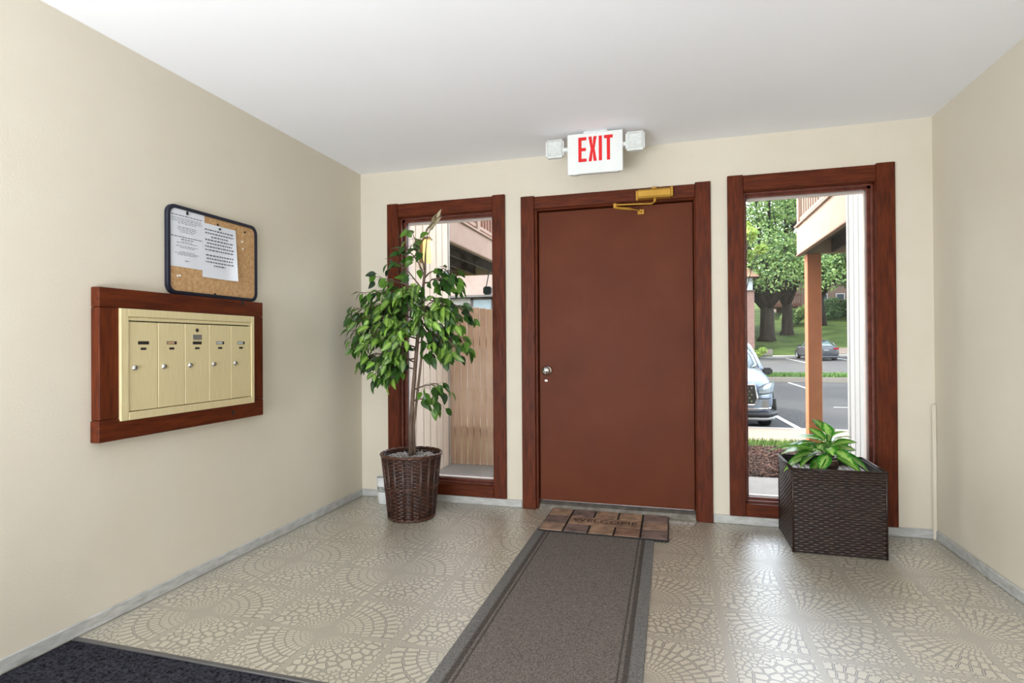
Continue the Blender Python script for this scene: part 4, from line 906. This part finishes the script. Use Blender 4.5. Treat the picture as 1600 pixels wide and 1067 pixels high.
tree('taller leafy tree on the parking island', -4.4, 22.6, 12.5, 6.0, 4.2, .3, 14000, .17, TG, 52, 4, 26, 'trees by the parking rows', -.4)
def bush(label, x, y, z, r_, h, n, size, mats, seed, group='bushes on the far lawn'):
    o = thing('bush', label, 'bush', (x, y, z), group); r = random.Random(seed)
    cs = [(x+r.uniform(-r_, r_)*.7, y+r.uniform(-r_, r_)*.5, z+h*r.uniform(.2, .75)) for _ in range(8)]; leaf_cloud('foliage', cs, [h*.4]*8, n, size, mats, o, seed)
    st = MB()
    for c in cs[:4]: st.tube([(x, y, z), c], .03, 5)
    st.build('stems', M_tb, o); return o
bush('light green clump of grass-like leaves beside the brick building', 8.4, 43.6, gl(8.4, 44.4)-.15, 1.2, .85, 1600, .09, TY, 61, None)
bush('dark green bush below the red-brown deck', 19.0, 60.4, gl(19, 60.4), 1.8, 2.2, 4000, .13, TD, 62)
bush('mid green bush right of the dark bush on the far lawn', 21.8, 60.0, gl(21.8, 60), 1.4, 1.8, 3000, .13, TG, 63)
bush('green bush left of the brown post on the far lawn', 14.6, 58.0, gl(14.6, 58), 1.3, 1.9, 2600, .13, TG, 64)

# ------------------------------------------------------------------ cars (built pointing to -Y, nose at y=0)
M_tire = mat('tyre_rubber', (34, 34, 36), .85); M_rim = mat('alloy', (190, 192, 196), .3, .8); M_cglass = mat('car_glass', (120, 138, 142), .06, .0, c2=(96, 112, 116), nscale=1, spec=.9)
M_bplast = mat('black_car_plastic', (36, 37, 40), .55)
def loft(st, ring, cap=True):
    mb = MB(); vs = []; n = None
    for s in st: r_ = ring(s); n = len(r_); vs += r_
    fs = [(i*n+j, i*n+(j+1) % n, (i+1)*n+(j+1) % n, (i+1)*n+j) for i in range(len(st)-1) for j in range(n)]
    fs += [tuple(range(n)), tuple((len(st)-1)*n+j for j in range(n-1, -1, -1))]
    mb.add(vs, fs); return mb
def subsurf(o, lv=2):
    m = o.modifiers.new('s', 'SUBSURF'); m.levels = lv; m.render_levels = lv; return o
def interp(t, keys):
    for i in range(len(keys)-1):
        if keys[i][0] <= t <= keys[i+1][0]:
            k = (t-keys[i][0])/(keys[i+1][0]-keys[i][0]); return [a+(b_-a)*k for a, b_ in zip(keys[i][1:], keys[i+1][1:])]
    return list(keys[-1][1:])
def car(name, label, paint, P, loc, rot):
    root = thing(name, label, 'car', (0, 0, 0)); Lg, Wd = P['L'], P['W']
    # keys: y, half width, bottom z, shoulder z, top z
    K = P['body']
    def ring(s):
        y, w, zb, zs, zt = s; cr = P.get('crown', .82)
        return [(-w*.80, y, zb), (-w*.98, y, zb+.10), (-w, y, (zb+zs)/2), (-w*.975, y, zs), (-w*cr, y, zt-.01), (-w*.4, y, zt+.015), (w*.4, y, zt+.015), (w*cr, y, zt-.01), (w*.975, y, zs), (w, y, (zb+zs)/2), (w*.98, y, zb+.10), (w*.80, y, zb)]
    subsurf(loft(K, ring).build('body', paint, root, smooth=True), 2)
    G = P['cabin']  # y, half width low, half width top, z low, z top
    def ringc(s):
        y, w, wt, z0, z1 = s
        return [(-w, y, z0), (-(w*.6+wt*.4), y, z0+(z1-z0)*.5), (-wt, y, z1-.03), (-wt*.6, y, z1), (wt*.6, y, z1), (wt, y, z1-.03), ((w*.6+wt*.4), y, z0+(z1-z0)*.5), (w, y, z0)]
    subsurf(loft(G, ringc).build('windows', M_cglass, root, smooth=True), 1)
    R0 = P['roof']; subsurf(loft(R0, lambda s: [(-s[1], s[0], s[2]-.03), (-s[1]*.6, s[0], s[2]+.02), (s[1]*.6, s[0], s[2]+.02), (s[1], s[0], s[2]-.03)]).build('roof', paint, root, smooth=True), 1)
    for (y0, z0, w0, y1, z1, w1) in P['pillars']:
        for s in (-1, 1):
            MB().tube([(s*w0, y0, z0), (s*(w0*.55+w1*.45), (y0+y1)/2, (z0+z1)/2+.015), (s*w1, y1, z1)], .03, 6).build('pillar', paint, root, smooth=True)
    for y in P['wheels']:
        for s in (-1, 1):
            rw = P['wr']; cx = s*(Wd/2-.13)
            t = MB(); t.lathe([(rw*.62, -.11), (rw*.93, -.115), (rw, -.085), (rw, .085), (rw*.93, .115), (rw*.62, .11)], (cx, y, rw), 28, 'x', cap=False); wo = t.build('wheel', M_tire, root, smooth=False)
            t = MB(); ox = cx+s*.085; t.lathe([(0, 0), (rw*.62, 0), (rw*.64, s*.02), (rw*.58, s*.008), (rw*.2, s*.0), (0, s*.02)], (ox, y, rw), 28, 'x', cap=False)
            for q in range(5): a = 2*pi*q/5; t.tube([(ox+s*.015, y+cos(a)*.05, rw+sin(a)*.05), (ox+s*.012, y+cos(a)*rw*.58, rw+sin(a)*rw*.58)], .022, 5)
            t.build('rim', M_rim, wo)
            t = MB(); N = 14; ra = rw*1.13; vs = []
            for q in range(N+1):
                a = pi*q/N; 
                for (rr_, xx) in ((ra, s*(Wd/2-.02)), (ra, s*(Wd/2+.012)), (ra-.07, s*(Wd/2+.006)), (ra-.07, s*(Wd/2-.25))): vs.append((xx, y+cos(a)*rr_, rw+sin(a)*rr_*1.0))
            t.add(vs, [(q*4+j, (q+1)*4+j, (q+1)*4+j+1, q*4+j+1) for q in range(N) for j in range(3)]); t.build('wheel_arch', M_bplast, root)
    for s in (-1, 1):
        my, mz_ = P['mirror']; t = MB(); t.bev(*sorted((s*(Wd/2-.10), s*(Wd/2+.09))), my-.05, my+.06, mz_, mz_+.14, .03); t.tube([(s*(Wd/2-.1), my+.02, mz_+.02), (s*(Wd/2+.05), my+.02, mz_+.05)], .025, 6); t.build('mirror', P['mirmat'], root, smooth=False)
    return root
M_silver = mat('ice_silver_paint', (166, 182, 204), .22, .25, c2=(160, 176, 200), spec=.7)
suv = car('suv', 'pale silver-blue SUV parked nose-in with a patterned black and chrome grille', M_silver, dict(L=4.6, W=1.90, wr=.36, crown=.80, mirmat=M_bplast, mirror=(1.42, .98),
    body=[(0.0, .62, .34, .72, .86), (.04, .74, .28, .76, .92), (.16, .86, .24, .82, .985), (.40, .935, .24, .90, 1.05), (.9, .95, .24, .96, 1.10), (1.35, .95, .24, .99, 1.13), (2.4, .95, .24, 1.0, 1.10), (3.6, .95, .24, 1.02, 1.12), (4.3, .92, .28, 1.0, 1.10), (4.58, .80, .36, .92, 1.02), (4.62, .70, .42, .86, .95)],
    cabin=[(1.25, .80, .70, 1.06, 1.10), (1.75, .86, .66, 1.06, 1.46), (2.1, .88, .66, 1.06, 1.60), (3.0, .88, .66, 1.06, 1.64), (4.0, .86, .62, 1.06, 1.56), (4.5, .80, .6, 1.04, 1.12)],
    roof=[(1.95, .62, 1.60), (2.2, .66, 1.645), (3.1, .66, 1.675), (4.0, .63, 1.62), (4.3, .56, 1.55)],
    pillars=[(1.25, 1.10, .82, 2.02, 1.58, .66), (2.5, 1.08, .90, 2.6, 1.62, .67), (3.4, 1.08, .90, 3.6, 1.60, .66), (4.45, 1.10, .82, 4.15, 1.54, .62)], wheels=(.92, 3.68)), None, None)
# suv front: grille with bright studs, lamps, bumper
gr = MB(); gr.prism([(-.54, .50), (.54, .50), (.585, .62), (.55, .85), (-.55, .85), (-.585, .62)], 'y', -.035, .10); go = gr.build('grille', M_bplast, suv)
st = MB()
for i in range(-7, 8):
    for j in range(5):
        x = i*.072+(.036 if j % 2 else 0); z = .555+j*.062
        if abs(x) < .53: st.prism([(x-.020, z), (x, z-.026), (x+.020, z), (x, z+.026)], 'y', -.046, -.034)
st.build('chrome_studs', M_chrome, go)
fr_ = MB(); pts = [(-.55, -.036, .49), (.55, -.036, .49), (.60, -.03, .62), (.56, -.03, .865), (-.56, -.03, .865), (-.60, -.03, .62), (-.55, -.036, .49)]; fr_.tube(pts, .014, 6); fr_.build('grille_surround', M_chrome, go)
M_lamp = mat('headlamp_glass', (206, 222, 232), .08, .3, c2=(150, 170, 184), nscale=14, spec=.9)
for s in (-1, 1):
    h = MB(); vs = []
    prof = [(.63, -.005, .70, .80), (.70, .012, .69, .85), (.79, .05, .70, .885), (.88, .16, .72, .905), (.935, .38, .79, .92)]
    for (x, y, za, zb_) in prof: vs += [(s*x, y-.02, za), (s*x, y-.045, (za+zb_)/2), (s*x, y-.015, zb_)]
    h.add(vs, [(i*3+j, (i+1)*3+j, (i+1)*3+j+1, i*3+j+1) for i in range(4) for j in range(2)]); h.build('headlight', M_lamp, suv, smooth=True)
    h = MB(); h.tube([(s*p_[0], p_[1]-.03, p_[2]-.004) for p_ in prof], .009, 6); h.tube([(s*p_[0], p_[1]-.03, p_[3]+.004) for p_ in prof], .007, 6); h.build('headlight_trim', M_bplast, suv)
    h = MB(); h.tube([(s*.56, .0, .60), (s*.76, .05, .60), (s*.84, .12, .605)], .012, 6); h.build('lower_lamp', MATS['black_car_plastic'], suv)
    h = MB(); h.prism([(s*.55, .40), (s*.80, .40), (s*.80, .58), (s*.60, .56)], 'y', .03, .07); h.build('intake_panel', mat('silver_grey_panel', (186, 190, 196), .3, .5), suv)
    h = MB(); h.tube([(s*.91, .16, .60), (s*.935, .22, .36)], .03, 6); h.build('corner_vent', M_bplast, suv)
h = MB(); h.tube([(-.84, .06, .425), (-.6, -.01, .415), (0, -.04, .415), (.6, -.01, .415), (.84, .06, .425)], .018, 8); h.build('chrome_bar', M_chrome, suv, smooth=True)
h = MB(); h.tube([(-.93, .2, .33), (-.78, .05, .31), (0, -.01, .31), (.78, .05, .31), (.93, .2, .33)], .06, 8); h.build('lower_grille', M_bplast, suv, smooth=True)
h = MB(); h.tube([(-.90, .2, .235), (-.74, .05, .225), (0, -.0, .225), (.74, .05, .225), (.90, .2, .235)], .038, 8); h.build('skid_plate', mat('skid_silver', (190, 188, 184), .35, .4), suv, smooth=True)
suv.location = (3.20, 7.42, -.499); suv.rotation_euler = (0, 0, radians(-2))

M_grey = mat('grey_car_paint', (84, 86, 92), .25, .4, c2=(78, 80, 86), spec=.7)
sed = car('sedan', 'dark grey sedan parked with its rear towards the building, behind the brown post', M_grey, dict(L=4.7, W=1.82, wr=.33, crown=.80, mirmat=M_grey, mirror=(1.5, .92),
    body=[(0.0, .55, .32, .60, .68), (.06, .70, .26, .64, .74), (.3, .86, .20, .74, .84), (.9, .91, .18, .82, .92), (1.5, .91, .18, .86, .97), (2.6, .91, .18, .88, .97), (3.6, .91, .18, .92, 1.0), (4.3, .89, .20, .93, 1.06), (4.62, .82, .26, .90, 1.05), (4.70, .74, .32, .84, .96)],
    cabin=[(1.35, .78, .66, .92, .95), (2.1, .82, .60, .93, 1.34), (2.5, .83, .60, .93, 1.42), (3.1, .83, .60, .95, 1.42), (3.7, .80, .58, .97, 1.22), (4.2, .74, .6, .98, 1.03)],
    roof=[(2.15, .56, 1.38), (2.5, .60, 1.435), (3.1, .60, 1.44), (3.5, .56, 1.36)],
    pillars=[(1.35, .96, .80, 2.2, 1.37, .60), (2.75, .97, .86, 2.8, 1.42, .61), (4.15, 1.02, .78, 3.4, 1.37, .60)], wheels=(.85, 3.72)), None, None)
for s in (-1, 1):
    h = MB(); vs = []
    for (x, y, za, zb_) in ((.45, 4.715, .80, .90), (.62, 4.70, .79, .93), (.76, 4.66, .78, .96), (.85, 4.50, .80, .97)): vs += [(s*x, y+.01, za), (s*x, y+.02, zb_)]
    h.add(vs, [(i*2, i*2+2, i*2+3, i*2+1) for i in range(3)]); h.build('tail_light', mat('tail_red', (170, 30, 36), .2), sed)
h = MB(); h.tube([(-.82, 4.56, .30), (-.6, 4.68, .28), (.6, 4.68, .28), (.82, 4.56, .30)], .08, 8); h.build('rear_bumper', mat('dark_bumper', (62, 63, 68), .5), sed, smooth=True)
h = MB(); h.bev(-.16, .16, 4.70, 4.73, .70, .78, .005); h.build('number_plate', mat('dull_plate', (150, 152, 156), .5), sed)
sed.rotation_euler = (0, 0, pi+radians(4));

sed.rotation_euler = (-.022, 0, pi+radians(3)); sed.location = (12.25, 43.3, gz(12.25, 43.3)-.0)
